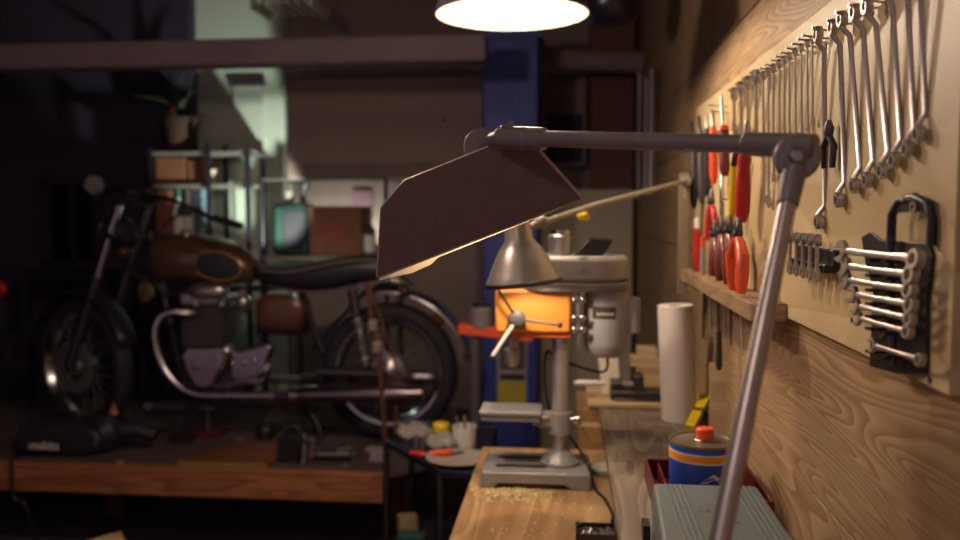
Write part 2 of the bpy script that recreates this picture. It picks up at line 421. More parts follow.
# combination wrench row
xs = [763, 768, 773, 779, 784, 789, 795, 801, 807, 812]
bots = [198, 203, 178, 172, 166, 160, 152, 146, 128, 122]
for i, px in enumerate(xs):
    s = .95-.035*i
    py = 212-.735*(px-568)+7
    A = atx(px, py, BX-.020); B = atx(px+1, bots[i], BX-.007); L = (A-B).length
    t = combo(L, s, '', 'combination wrenches hung in a row')
    t['label'] = ['largest combination wrench at the far end of the row of ten', 'second combination wrench from the far end of the row of ten', 'third combination wrench from the far end of the row of ten', 'fourth combination wrench from the far end of the row of ten', 'fifth combination wrench from the far end of the row of ten', 'fifth combination wrench from the near end of the row of ten', 'fourth combination wrench from the near end of the row of ten', 'third combination wrench from the near end of the row of ten', 'second combination wrench from the near end of the row of ten', 'smallest combination wrench at the near end of the row of ten'][i]
    t.location = A; t.rotation_mode = 'QUATERNION'; t.rotation_quaternion = V((0, 0, -1)).rotation_difference(B-A)
    nail(A.y, A.z+.004, .034)
# short stubby wrenches cluster
labs = ['farthest of four short stubby wrenches hanging above the file handles', 'second of four short stubby wrenches from the far end', 'third of four short stubby wrenches from the far end', 'nearest of four short stubby wrenches, beside the row of ten']
for i, (px, py, b) in enumerate([(734, 94, 130), (741, 88, 138), (748, 83, 134), (756, 77, 146)]):
    A = atx(px, py, BX-.024); B = atx(px+.5, b, BX-.010); L = (A-B).length
    t = combo(L, 1.5, labs[i], 'short wrenches beside the row'); t.location = A
    t.rotation_mode = 'QUATERNION'; t.rotation_quaternion = V((0, 0, -1)).rotation_difference(B-A)
    nail(A.y, A.z+.006, .036)
for (px, py) in ((727, 106), (729, 112), (741, 200), (690, 240)):
    p = atx(px, py, BX); nail(p.y, p.z, .045 if px < 750 else .03)

# stubby flat spanners in a black clip below the long wrenches
A = atx(797, 238, BX-.012); B = atx(833, 228, BX-.012); Cc = atx(835, 278, BX-.012)
t = thing('wrench_clip', 'small black clip hanging on the board below the long ring wrenches', 'tool holder', (BX-.01, (A.y+B.y)/2, Cc.z))
zc0 = Cc.z; zc1 = A.z
bm = BM(); box(bm, (BX-.006, (A.y+B.y)/2, (zc0+zc1)/2), (.008, abs(A.y-B.y)*1.02, (zc1-zc0)*.55)); obj('backplate', bm, black, t, bevel=.002)
bm = BM(); box(bm, (BX-.014, (A.y+B.y)/2, zc0+.012), (.02, abs(A.y-B.y)*1.02, .012)); obj('lower_rail', bm, black, t, bevel=.002)
nms = ['farthest', 'second', 'third', 'fourth', 'nearest']
for i in range(5):
    f = (i+.5)/5; yy = A.y+(B.y-A.y)*f
    w = combo((zc1-zc0)*1.0, .95, '%s of five short wrenches in the small black clip' % nms[i], 'short wrenches in the black clip')
    w.location = (BX-.028, yy, zc1+.002)

# black pliers hung at (830,145)
t = thing('pliers', 'small black pliers hanging among the long ring wrenches', 'pliers', atx(829, 128, BX-.012))
p = atx(829, 128, BX-.012)
bm = BM(); tube(bm, [p+V((0, 0, .012)), p, p-V((0, 0, .012))], [.003, .008, .006], 10); obj('jaws', bm, darksteel, t)
for s in (-1, 1):
    bm = BM(); tube(bm, [p-V((0, 0, .01)), p+V((-.004*s, .012*s, -.028)), p+V((-.003*s, .010*s, -.06))], [.005, .0055, .004], 10); obj('handle', bm, black, t)

# ------------------------------------------------------------ black wrench rack with seven wrenches
RA = V((.357, 1.142, 0)); RB = V((.386, .948, 0))
def onR(px, py, off=0):
    n = V(((RB-RA).y, -(RB-RA).x, 0)).normalized()  # normal, pointing away from wall?
    if n.x > 0: n = -n
    d = ray(px, py); p0 = V((RA.x, RA.y, H))+n*off
    return CAM+d*((p0-CAM).dot(n)/d.dot(n))
nR = V(((RB-RA).y, -(RB-RA).x, 0)).normalized()
if nR.x > 0: nR = -nR
rk = thing('wrench_rack', 'black plastic wrench rack with carrying loop, hung low on the board', 'rack', onR(905, 375, -.02))
# body plate
pts = [onR(*q, -.022) for q in ((864, 237), (873, 232), (884, 240), (930, 243), (936, 256), (930, 300), (929, 374), (900, 374), (872, 366), (876, 290), (868, 262))]
bm = BM(); prism(bm, pts, nR*.004); obj('backplate', bm, black, rk, smooth=False, bevel=.001)
# loop
lp = [onR(*q, -.016) for q in ((891, 243), (892, 215), (900, 201), (915, 197), (928, 203), (932, 220), (931, 246))]
bm = BM(); tube(bm, lp, .0055, 10); obj('carrying_loop', bm, black, rk)
bm = BM(); hp = [onR(*q, -.02) for q in ((898, 203), (914, 199), (928, 204), (930, 211), (898, 213))]
prism(bm, hp, nR*.006); obj('loop_web', bm, black, rk)
q = onR(914, 207, -.013); bm = BM(); lathe(bm, [(.003, 0), (.007, 0), (.007, .002), (.003, .002)], q, nR, 16, True); obj('hanger_eyelet', bm, alu, rk)
# central rail and side rails
bm = BM(); c0 = onR(890, 236, -.008); c1 = onR(893, 366, -.008); tube(bm, [c0, c1], .0045, 6); obj('centre_rail', bm, mat('dark_grey_plastic', '3a3536', .4), rk)
wl = [((841, 251), (916, 259)), ((844, 266), (911, 275)), ((845, 280), (910, 290)), ((852, 294), (911, 305)), ((855, 306), (910, 319)), ((857, 318), (908, 332)), ((872, 345), (920, 360))]
od = ['topmost and longest', 'second from the top', 'third from the top', 'middle one', 'third from the bottom', 'second from the bottom', 'bottom and shortest']
for i, (p, q) in enumerate(wl):
    # slot peg
    A = onR(*p, .004); B = onR(*q, .004)
    t = thing('rack_wrench', 'shiny combination wrench, %s of seven in the black rack' % od[i], 'wrench', (0, 0, 0), 'wrenches in the black rack')
    L = (A-B).length; s = 1.15-.07*i
    bm = BM(); ringp(bm, (0, 0, 0), .0105*s, .006*s, .009*s); obj('ring_end', bm, toolchrome, t)
    bm = BM(); shaft(bm, (0, 0, -.009*s), (0, 0, -L+.009*s), .006*s, .004*s); obj('shaft', bm, toolchrome, t)
    bm = BM(); jaw(bm, (0, 0, -L), .0125*s, .006*s, .0055*s); obj('open_jaw', bm, toolchrome, t)
    t.location = B
    ax = (B-A).normalized(); xx = nR; yy = ax.cross(xx)  # local z=ax, x=nR tilted so faces up partly
    Rr = rot(ax, math.radians(-8))
    xx = Rr @ xx; yy = Rr @ yy
    t.rotation_mode = 'QUATERNION'; t.rotation_quaternion = M((xx, yy, ax)).transposed().to_quaternion()
    mid = onR(892, (p[1]+q[1])/2+4, -.006); 
    for pxx in (877, 893):
        f = (pxx-p[0])/(q[0]-p[0]); yv = p[1]+(q[1]-p[1])*f+5
        e = onR(pxx, yv, -.010)
        bm = BM(); box(bm, e, (.024, .012, .0035), rot(ZR, math.atan2(nR.y, nR.x))); obj('shelf_peg', bm, black, rk)
# slots (pale see-through holes) are gaps: small pale insets along the left column
bm = BM()
for k in range(7):
    e = onR(880+.5*k, 258+15.5*k, -.0175); box(bm, e, (.0012, .016, .004), rot(ZR, math.atan2(nR.y, nR.x)) @ rot(XR, .5))
obj('slot_edges', bm, alu, rk)
e = onR(914, 204, -.01); nail(e.y, e.z+.003, BX-e.x+.012)

# ------------------------------------------------------------ screwdriver shelf on the wall
sx0 = .335; sy0 = atx(788, 300, W).y-.07; zs_ = atx(788, 300, W).z
sy1 = atx(681, 277, sx0).y
sh = thing('tool_shelf', 'pale narrow wooden shelf with rounded near corner on the plank wall under the board', 'shelf', ((sx0+W)/2, (sy0+sy1)/2, zs_-.034))
e = BX if False else W
c = []
for k in range(7):
    a = PI/2*k/6; c.append((sx0+.018-.018*math.cos(a)*1.0, sy0+.018-.018*math.sin(a)))
pts = [(sx0, sy1, zs_-.034)]+[(x, y, zs_-.034) for x, y in c]+[(BX, sy0, zs_-.034), (BX, sy1, zs_-.034)]
bm = BM(); prism(bm, pts, (0, 0, .034)); obj('shelf_board', bm, wood('tan_shelf_wood', 'c8a880', 'a88660', (6, .8, 6), 1), sh, bevel=.002)
py_ = sy1+.012
pp0 = at(683, 178, py_); 
bm = BM(); box(bm, (pp0.x+.004, py_+.004, (pp0.z+zs_)/2-.03), (.03, .03, pp0.z-zs_+.09)); obj('end_upright', bm, mat('pale_upright_wood', '75664f', .6, 0, .1, 10), sh, bevel=.002)
bm = BM(); box(bm, ((pp0.x+W)/2, py_+.004, zs_-.05), (W-pp0.x-.0, .028, .03)); obj('bracket', bm, ply, sh)

# tools above the shelf
def atb(px, py, off): return atx(px, py, BX-off)
def handle(bm, a, b, r):
    n = 9; a = V(a); b = V(b); pts = [a.lerp(b, k/(n-1)) for k in range(n)]
    rr = [r*x for x in (.6, .95, .8, .92, 1, 1, 1.02, .95, .55)]
    tube(bm, pts, rr, 12)
def driver(label, tip, neck, end, off, r, m, tipm=steel, rs=.003, cat='screwdriver', name='screwdriver', grp='screwdrivers and files on the board', collar=None):
    a = atb(*tip, off); b = atb(*neck, off); c = atb(*end, off-.004)
    t = thing(name, label, cat, c, grp)
    bm = BM(); tube(bm, [a, a.lerp(b, .12), b.lerp(c, .1)], [rs*.5, rs, rs], 10); obj('blade', bm, tipm, t)
    bm = BM(); handle(bm, b, c, r); obj('handle', bm, m, t)
    if collar:
        bm = BM(); tube(bm, [b-(b-c).normalized()*0, b.lerp(c, .1)], [r*.9, r*1.25], 12); obj('collar', bm, collar, t)
    return t
driver('far file with dark handle and blunt square metal end, leftmost on the board', (692, 122), (693, 134), (694, 208), .030, .012, mat('dark_handle', '352c34', .4), darksteel, .006, 'file', 'file')
driver('second dark handled file with thick metal tip on the board', (699, 116), (700, 130), (702, 204), .034, .012, MATS['dark_handle'], darksteel, .005, 'file', 'file')
driver('dark handled file with thin tip next to the orange screwdriver', (706, 114), (707, 128), (707, 196), .042, .010, MATS['dark_handle'], steel, .003, 'file', 'file')
driver('orange handled chisel with short square steel blade pointing up', (712, 110), (713, 126), (714, 184), .040, .011, redor, steel, .006, 'chisel', 'chisel')
driver('screwdriver with long pointed blade up, red collar and maroon handle', (721, 94), (723, 126), (725, 176), .040, .013, mat('maroon_handle', '6c2c34', .35), steel, .004, collar=redor)
driver('yellow utility knife with black clip hanging on the board', (736, 152), (734, 160), (732, 222), .034, .009, yellow, black, .007, 'knife', 'utility_knife')
driver('long bright red handled bar with steel blade on the board', (747, 120), (745, 150), (742, 222), .036, .016, red, steel, .006, 'pry bar', 'pry_bar')
driver('slim wrench with polished lever hanging between orange chisel and yellow knife', (722, 176), (722, 200), (722, 222), .03, .006, steel, chrome, .006, 'ratchet', 'ratchet', 'screwdrivers and files on the board')
def plier(label, piv, e1, e2, off, hm, r=.009, jaw_up=.03):
    p = atb(*piv, off)
    t = thing('pliers', label, 'pliers', atb(*e1, off), 'pliers above the wooden shelf')
    bm = BM(); tube(bm, [p+V((0, 0, jaw_up)), p+V((0, 0, jaw_up*.5)), p+V((0, 0, -.006)), p+V((0, 0, -.016))], [.006, .014, .018, .011], 12, flat=.6); obj('jaws', bm, darksteel, t)
    bm = BM(); lathe(bm, [(0, 0), (.005, 0), (.004, .002), (0, .002)], p+V((-.008, -.006, 0)), (-1, -.5, 0), 12); obj('pivot', bm, steel, t)
    for e_, o_ in ((e1, .006), (e2, -.008)):
        q = atb(*e_, off+o_); mid = p.lerp(q, .4)+V((0, (q.y-p.y)*.5, 0))
        bm = BM(); tube(bm, [p-V((0, 0, .012)), p.lerp(mid, .5), mid, mid.lerp(q, .6), q], [r*.6, r*.85, r*1.05, r, r*.65], 12); obj('handle', bm, hm, t)
    return t
plier('pliers with red tip handles above the dark ones, near the shelf far end', (711, 200), (707, 240), (716, 238), .03, red)
plier('far pliers with dark jaws and brown handles standing on the shelf', (714, 232), (712, 276), (719, 279), .038, amber, .011)
plier('second pliers with smoky brown handles in the shelf cluster', (721, 229), (719, 281), (727, 284), .044, amber, .012)
plier('third pliers with smoky brown handles beside the orange ones', (729, 228), (727, 284), (735, 287), .048, amber, .012)
driver('red handled pliers knife with white end at the shelf far end', (697, 218), (697, 228), (697, 278), .04, .012, red, whitep, .008, 'cutter', 'cutter')
# near orange pliers
p = atb(740, 234, .052)
t = plier('nearest pliers with one broad bright orange handle above the shelf', (738, 232), (741, 294), (733, 290), .054, redor, .0135)
driver('grey handled screwdriver with short orange end at the shelf far end', (703, 236), (703, 244), (703, 280), .046, .008, mat('grey_handle', '9a9494', .4), redor, .007)

# small tools hanging beneath the shelf
for i, (px, y0_, y1_, hb, lab) in enumerate([(704, 302, 338, 0, 'farthest of six small picks hanging under the shelf'), (710, 302, 332, 0, 'second small pick hanging under the shelf, with bent tip'), (718, 306, 370, 1, 'small screwdriver with dark handle, lowest hanging under the shelf'), (725, 308, 336, 0, 'short pick to the right of the dark handled screwdriver under the shelf'), (731, 308, 345, 0, 'slim steel pick second nearest under the shelf'), (741, 312, 356, 0, 'nearest slim steel rod hanging under the shelf')]):
    a = atx(px, y0_, sx0+.02+.006*i); b = atx(px-1+i % 3, y1_, sx0+.02+.006*i)
    a.z = zs_-.034
    t = thing('hanging_pick', lab, 'pick', a, 'small tools under the shelf')
    bm = BM(); tube(bm, [a, a.lerp(b, .5)+V((0, .004, 0)), b], [.003, .0035, .002], 8); obj('blade', bm, steel if i % 2 else darksteel, t)
    bm = BM(); lathe(bm, [(.003, -.004), (.006, -.004), (.006, .0), (.003, 0)], a, ZR, 12, True); obj('collar', bm, steel, t)
    if hb:
        bm = BM(); tube(bm, [a.lerp(b, .5), b+V((0, 0, .01)), b], [.007, .008, .005], 10); obj('handle', bm, black, t)

# ------------------------------------------------------------ bench and planks
ZB = H-.70; ZP = H-.60
t = thing('workbench', 'golden brown wooden workbench under the drill press', 'workbench', (.08, 1.4, 0))
bm = BM(); box(bm, ((-.25+W-.003)/2, 1.6, ZB-.02), (W+.247, 1.84, .04)); obj('worktop', bm, bench, t, bevel=.004)
for (x, y) in ((-.2, .75), (W-.06, .75), (-.2, 2.45), (W-.06, 2.45)):
    bm = BM(); box(bm, (x, y, (ZB-.04)/2), (.07, .07, ZB-.04)); obj('leg', bm, deckwood, t)
bm = BM(); box(bm, (-.2, 1.6, ZB-.09), (.03, 1.7, .1)); obj('apron', bm, deckwood, t)
xp = .10
t = thing('raised_plank_shelf', 'grey worn plank raised above the bench along the wall', 'shelf', (.26, 1.6, ZB))
bm = BM(); box(bm, ((xp+W)/2, 1.62, ZP-.016), (W-xp, 2.0, .032)); obj('plank', bm, greyplank, t, bevel=.004)
bm = BM(); box(bm, (W-.04, 1.62, (ZB+ZP-.032)/2), (.08, 1.78, ZP-.032-ZB)); obj('support', bm, brownwood, t)
# plinth + ledge at the far end
a = at(578, 420, 2.44)
t = thing('wooden_step', 'brown wooden block with pale top board carrying the vise at the bench far end', 'shelf', (.2, 2.66, 0))
bm = BM(); box(bm, ((a.x+W)/2, 2.77, (ZP-.008)/2), (W-a.x, .28, ZP-.008)); obj('block', bm, bench, t)
lx = at(588, 404, 2.63).x
bm = BM(); box(bm, ((lx+W)/2, 2.80, ZP+.006), (W-lx, .34, .016)); obj('top_board', bm, palewood, t, bevel=.003)
bm = BM(); bx = at(578, 430, 2.53).x; box(bm, ((bx+xp)/2+.02, 2.545, (ZB+ZP-.032)/2), (xp-bx+.03, .06, ZP-.032-ZB-.0)); o = obj('wooden_riser', bm, bench); tag(o, 'brown wooden riser under the grey plank, right of the drill press base', 'block')

# sawdust stuff
bm = BM()
for k in range(420):
    g = random.random()
    x = at(515, 497, 2.1).x+random.gauss(0, .045); y = 2.1+random.gauss(0, .035)
    if k % 5 == 0: x = random.uniform(-.2, .08); y = random.uniform(1.75, 2.15)
    s = random.uniform(.0015, .006)
    if x > -.24: box(bm, (x, y, ZB+s*.2), (s, s*.8, s*.4), rot(ZR, random.random()*3))
o = obj('sawdust', bm, saw, smooth=False); tag(o, 'scattered sawdust and wood chips on the golden bench', 'sawdust'); o['kind'] = 'stuff'
# white dish
p = atz(606, 473, ZB); t = tag(obj('dish', lathe(BM(), [(0, .003), (.03, .003), (.042, .016), (.045, .016), (.034, 0), (0, 0)], (p.x+.002, p.y, ZB), n=32), whitep), 'small white dish on the bench, half hidden by the grey plank', 'dish')
# metal filings tray / small dark bits bottom
p = atz(600, 532, ZB)
t = thing('scrap_tray', 'low dark tray of metal scraps at the bottom edge of the bench', 'tray', (p.x-.01, p.y, ZB))
bm = BM(); cx, cy = p.x-.01, p.y-.02
box(bm, (cx, cy, ZB+.003), (.085, .07, .006))
for (dx, dy, sx, sy) in ((-.042, 0, .003, .07), (.042, 0, .003, .07), (0, .035, .085, .003), (0, -.035, .085, .003)): box(bm, (cx+dx, cy+dy, ZB+.008), (sx, sy, .014))
obj('tray', bm, darksteel, t, smooth=False)
bm = BM()
for k in range(40):
    q = V((cx+random.uniform(-.036, .036), cy+random.uniform(-.03, .03), ZB+random.uniform(.007, .014))); d = V((random.gauss(0, 1), random.gauss(0, 1), .3)).normalized()*.007
    tube(bm, [q-d, q+d], .0014, 6)
o = obj('metal_scraps', bm, steel, t); o['kind'] = 'stuff'

# ------------------------------------------------------------ drill press
PY = 2.23
t0_ = at(560, 470, PY)
dp = thing('drill_press', 'bench drill press with steel column, orange head and grey motor', 'drill press', (t0_.x, PY, ZB))
def P(px, py, Y=PY): return at(px, py, Y)
bl = at(481, 480, 2.14).x; br = at(591, 480, 2.14).x
# base
bm = BM(); hb = at(500, 463, 2.18).z-ZB
hb = .042
n = 8; prof = []
pts = [(bl, ZB), (bl+.03, ZB), (bl+.045, ZB+.012), (br-.065, ZB+.012), (br-.05, ZB), (br, ZB), (br, ZB+hb-.006), (br-.006, ZB+hb), (bl+.006, ZB+hb), (bl, ZB+hb-.006)]
prism(bm, [(x, 2.135, z) for x, z in pts], (0, .19, 0)); obj('base', bm, castgrey, dp, bevel=.004)
for k in range(2):
    bm = BM(); box(bm, ((bl+br)/2-.04, 2.19+.08*k, ZB+hb+.001), (.13, .014, .004)); obj('base_slot', bm, darksteel, dp)
cxp = P(560, 400).x
zf = P(560, 455).z
bm = BM(); lathe(bm, [(.05, hb), (.052, hb+.008), (.044, hb+.014), (.034, hb+.026), (.027, hb+.036), (0, hb+.037)], (cxp, PY, ZB)); obj('column_flange', bm, castgrey, dp)
for k in range(4):
    a = PI/4+PI/2*k; c = (cxp+.041*math.cos(a), PY+.041*math.sin(a), ZB+hb+.006)
    bm = BM(); cyl(bm, c, V(c)+V((0, 0, .01)), .008, n=6); obj('bolt', bm, steel, dp)
ztop = P(560, 300).z
bm = BM(); cyl(bm, (cxp, PY, ZB+hb), (cxp, PY, ztop), .021, n=32); obj('column', bm, mat('bright_column_steel', 'd0cbc4', .3, .75, .05), dp)
# table
zt_ = P(540, 418).z
bm = BM(); tl = P(481, 410).x; tr = P(542, 410).x
box(bm, ((tl+tr)/2, PY, P(500, 409).z), (tr-tl, .11, .012)); box(bm, ((tl+tr)/2, PY, P(500, 413).z-.003), (tr-tl-.006, .10, .016)); 
tb = obj('work_table', bm, castgrey, dp, bevel=.003)
bm = BM(); cc = V((cxp, PY, P(560, 420).z)); cyl(bm, cc+V((0, 0, -.034)), cc+V((0, 0, .022)), .032, n=28); cyl(bm, cc+V((-.055, 0, 0)), cc, .022); box(bm, cc+V((-.045, 0, .004)), (.05, .05, .03)); obj('table_bracket', bm, castgrey, dp)
for s, l in ((1, .055), (-1, .048)):
    bm = BM(); q = cc+V((s*.03, -.02, .008)); lathe(bm, [(0, 0), (.008, 0), (.008, .012), (.014, .014), (.014, .024), (0, .026)], q, (s, -.5, 0), 16); obj('clamp_knob', bm, chrome, dp)
# head (orange)
hx0, hx1 = P(497, 300).x, P(571, 300).x; hz0, hz1 = P(530, 330).z, P(530, 288).z
bm = BM(); box(bm, ((hx0+hx1)/2, PY, (hz0+hz1)/2), (hx1-hx0, .13, hz1-hz0)); obj('head', bm, orange, dp, bevel=.008)
bm = BM(); box(bm, ((hx0+hx1)/2+.02, PY-.0, hz0-.006), (hx1-hx0-.04, .11, .014)); obj('head_lower_lip', bm, mat('deep_orange_paint', 'c4561a', .5), dp, bevel=.003)
# quill + chuck
qx = P(512, 340).x
bm = BM(); lathe(bm, [(0, 0), (.006, 0), (.015, -.0), (.021, .012), (.023, .03), (.023, .045), (.017, .05), (.017, .085), (0, .085)], (qx, PY, P(512, 366).z-.0), n=28); obj('chuck', bm, steel, dp)
bm = BM(); cyl(bm, (qx, PY, hz0-.03), (qx, PY, hz0), .021); obj('quill', bm, castgrey, dp)
# feed hub + levers
hub = P(517, 319, PY-.09)
bm = BM(); cyl(bm, V((hub.x, PY-.06, hub.z)), hub, .02); ell(bm, hub, (.023, .012, .023)); obj('feed_hub', bm, mat('feed_hub_grey', '5a5552', .5), dp)
for k, (ex, ey) in enumerate(((492, 357), (496, 286), (560, 325))):
    e = P(ex, ey, PY-.11); 
    bm = BM(); tube(bm, [hub, e], .0052 if k == 0 else .0035, 10); lv = obj('feed_lever', bm, whitep if k == 0 else darksteel, dp)
    bm = BM(); ell(bm, e, (.007, .007, .007)); obj('lever_ball', bm, darksteel, lv)
# pulley cover
cz0, cz1 = P(600, 289).z, P(600, 255).z
x0, x1 = P(524, 270).x, P(628, 270).x
pts = []
r = .085
for k in range(13):
    a = -PI/2+PI*k/12; pts.append((x1-r+r*math.cos(a), PY+r*1.1*math.sin(a)))
for k in range(13):
    a = PI/2+PI*k/12; pts.append((x0+r*.8+r*.8*math.cos(a), PY+r*1.1*math.sin(a)))
bm = BM(); prism(bm, [(x, y, cz0+.022) for x, y in pts], (0, 0, cz1-cz0-.022)); obj('pulley_cover', bm, castgrey, dp, bevel=.012)
bm = BM(); prism(bm, [((x-(x0+x1)/2)*1.04+(x0+x1)/2, (y-PY)*1.05+PY, cz0) for x, y in pts], (0, 0, .022)); obj('cover_rim', bm, mat('dark_cover_grey', '77726c', .4, .2), dp, bevel=.004)
bm = BM(); q = P(582, 269, PY-r*1.1-.0); lathe(bm, [(0, 0), (.006, 0), (.005, .004), (0, .005)], q, (0, -1, 0), 14); obj('cover_screw', bm, steel, dp)
# motor
mx = P(606, 320).x; mz1 = cz0; mz0 = P(606, 356).z; mr = .058
mr = (P(629, 300).x-P(584, 300).x)/2
bm = BM(); Lm = mz1-mz0; lathe(bm, [(0, 0), (mr*.62, 0), (mr*.86, .012), (mr*.97, .03), (mr, .035), (mr, Lm*.82), (mr*.96, Lm*.83), (mr*.96, Lm), (0, Lm)], (mx, PY, mz0), n=40); mt = obj('motor', bm, motorgrey, dp)
a = P(622+10, 297); b = P(632, 333); 
bm = BM(); cr = .0215; lathe(bm, [(0, 0), (cr*.85, 0), (cr, .004), (cr, a.z-b.z-.004), (cr*.85, a.z-b.z), (0, a.z-b.z)], (a.x, PY, b.z), n=28); obj('capacitor', bm, whitep if False else motorgrey, mt)
bm = BM(); cyl(bm, P(622, 315, PY-.02), P(626, 315, PY-.02), .006); obj('capacitor_screw', bm, chrome, mt)
# nameplate (curved around motor front) with light lettering
def arcplate(name, x0, x1, y0, y1, rr, m, par):
    a0 = P((x0+x1)/2, y0, PY-mr).z; a1 = P((x0+x1)/2, y1, PY-mr).z
    bm = BM(); vs = []
    for k in range(9):
        px = x0+(x1-x0)*k/8; d = ray(px, 320); # intersect cylinder
        dx, dy = d.x, d.y; ox, oy = -mx, -PY; A = dx*dx+dy*dy; B = 2*(ox*dx+oy*dy); Cq = ox*ox+oy*oy-rr*rr
        tt = (-B-math.sqrt(B*B-4*A*Cq))/(2*A); X, Y = dx*tt, dy*tt
        n = V((X-mx, Y-PY, 0)).normalized()*.0006
        vs.append([bm.verts.new((X, Y, a0)), bm.verts.new((X, Y, a1)), bm.verts.new((X-n.x, Y-n.y, a1)), bm.verts.new((X-n.x, Y-n.y, a0))])
    for k in range(8):
        for j in range(4): bm.faces.new((vs[k][j], vs[k+1][j], vs[k+1][(j+1) % 4], vs[k][(j+1) % 4]))
    bm.faces.new(vs[0]); bm.faces.new(vs[-1][::-1]); return obj(name, bm, m, par, smooth=False)
npl = arcplate('nameplate', 592.5, 615.5, 307, 319, mr+.0012, mat('black_brown_plate', '4a3c36', .4), mt)
for k in range(7):
    xx = 597+2.5*k; arcplate('plate_lettering', xx, xx+1.3, 312.8, 315.6, mr+.002, whitep, npl)
# motor mount plate left with bolts
bm = BM(); mpx = P(578, 320).x; box(bm, (mpx, PY-.05, (P(578, 292).z+P(578, 345).z)/2), (.010, .03, P(578, 292).z-P(578, 345).z)); obj('motor_mount', bm, alu, dp, bevel=.002)
for py in (300, 318, 330):
    for dx in (-.008, .012):
        q = P(578, py, PY-.066); bm = BM(); ell(bm, q+V((dx, 0, 0)), (.009, .006, .009)); obj('bolt', bm, chrome, dp)
# cable from motor down the column and over the bench
bm = BM(); pts = [P(607, 352, PY+.02), P(603, 372, PY+.05), P(560, 360, PY+.06), P(547, 352, PY+.04), P(545, 385, PY+.03), P(553, 420, PY+.05), (cxp+.03, PY+.07, ZB+.09), (cxp+.07, PY-.04, ZB+.06), (br-.005, 2.18, ZB+.046), (br+.012, 2.13, ZB+.006), atz(604, 500, ZB)+V((0, 0, .005)), atz(612, 515, ZB)+V((0, 0, .005)), atz(612, 524, ZB)+V((0, 0, .005))]
def smoothpts(pts, n=6):
    pts = [V(p) for p in pts]; out = []
    for i in range(len(pts)-1):
        p0 = pts[max(i-1, 0)]; p1 = pts[i]; p2 = pts[i+1]; p3 = pts[min(i+2, len(pts)-1)]
        for k in range(n):
            t = k/n; out.append(.5*((2*p1)+(p2-p0)*t+(2*p0-5*p1+4*p2-p3)*t*t+(3*p1-p0-3*p2+p3)*t**3))
    return out+[pts[-1]]
tube(bm, smoothpts(pts), .0035, 8); obj('power_cable', bm, black, dp)
# small piece: white wedge on cover left etc.
# items on the cover: black box, jar
q = P(592, 246); ztc = cz1
t = thing('black_pouch', 'black slanted pouch lying on top of the drill press cover', 'pouch', (q.x, PY, ztc))
bm = BM(); pts = [(P(574, 253).x, ztc), (P(603, 253).x, ztc), (P(613, 240).x, P(600, 240).z), (P(590, 238).x, P(590, 237).z)]
prism(bm, [(x, PY-.03, z) for x, z in pts], (0, .07, 0)); obj('body', bm, black, t, bevel=.004)
t = thing('metal_jar', 'small chrome jar with lid standing on the drill press cover', 'jar', (P(560, 250).x, PY, ztc))
jr = .03; hz = P(560, 230).z-ztc
bm = BM(); lathe(bm, [(0, 0), (jr, 0), (jr, hz*.75), (jr*.8, hz*.85), (0, hz*.85)], (P(560, 250).x, PY, ztc)); obj('body', bm, steel, t)
bm = BM(); lathe(bm, [(jr*.82, hz*.85), (jr*.85, hz), (jr*.3, hz*1.05), (0, hz*1.05)], (P(560, 250).x, PY, ztc)); obj('lid', bm, chrome, t)

# ------------------------------------------------------------ second lamp (bell shade)
LY = 2.0
q0 = at(683, 183, py_-.0); q0 = V((pp0.x+.004, py_, pp0.z-.01))
t = thing('bell_lamp', 'bench lamp with beige arm and grey metal bell shade over the drill press', 'lamp', q0)
nk = at(519, 226, LY)
bm = BM(); lathe(bm, [(0, -.012), (.014, -.012), (.016, -.004), (.016, .012), (0, .014)], q0+V((-.0, -.022, 0)), (0, -1, 0)); cyl(bm, q0+V((0, .0, -.05)), q0+V((0, 0, .012)), .012); obj('wall_joint', bm, beige, t)
e1 = at(592, 206, 2.25)
bm = BM(); tube(bm, [q0+V((0, -.03, 0)), e1, at(545, 222, LY+.06)], [.0068, .0075, .0078], 12); obj('arm', bm, beige, t)
bm = BM(); ell(bm, at(541, 222, LY+.04), (.018, .018, .016)); tube(bm, [at(545, 222, LY+.05), nk+V((0, 0, -.012))], .010); obj('knuckle', bm, beige, t)
rim = at(524, 284, LY); ax = (at(517.5, 226, LY)-rim); ax = V((ax.x, .0, ax.z)).normalized(); Lb = (nk-rim).length
rr = .0875
bm = BM(); pr = [(rr, 0), (rr*1.03, .004), (rr*1.0, .012), (rr*.93, Lb*.16), (rr*.8, Lb*.34), (rr*.58, Lb*.60), (rr*.38, Lb*.76), (rr*.36, Lb*1.0), (rr*.3, Lb*1.06), (0, Lb*1.07)]
inn = [(0, Lb*1.05), (rr*.28, Lb*1.04), (rr*.34, Lb*.98), (rr*.36, Lb*.75), (rr*.55, Lb*.58), (rr*.77, Lb*.32), (rr*.9, Lb*.14), (rr*.97, .01)]
lathe(bm, pr+inn, rim, ax, 40, closed=False); bs_ = obj('bell_shade', bm, mat('brushed_shade_metal', '938b82', .34, .55, .1, 15), t)
bm = BM(); lathe(bm, [(rr*1.0, -.002), (rr*1.045, 0), (rr*1.045, .008), (rr*1.01, .009)], rim, ax, 40, closed=True); obj('dark_rim', bm, darksteel, bs_)
light('bell_lamp_light', 'SPOT', rim+ax*Lb*.35, 4.6, WARM, .02, spot_size=math.radians(150), spot_blend=.3).rotation_euler = V((0, 0, 1)).rotation_difference(ax).to_euler()
q = at(583, 216, 2.24)
bm = BM(); ell(bm, q, (.018, .015, .013), rot(YR, .5)); o = obj('switch_knob', bm, yellow, t, label='yellow switch knob')
bm = BM(); cyl(bm, q, q+V((.0, 0, .02)), .006); obj('switch_stem', bm, beige, t)

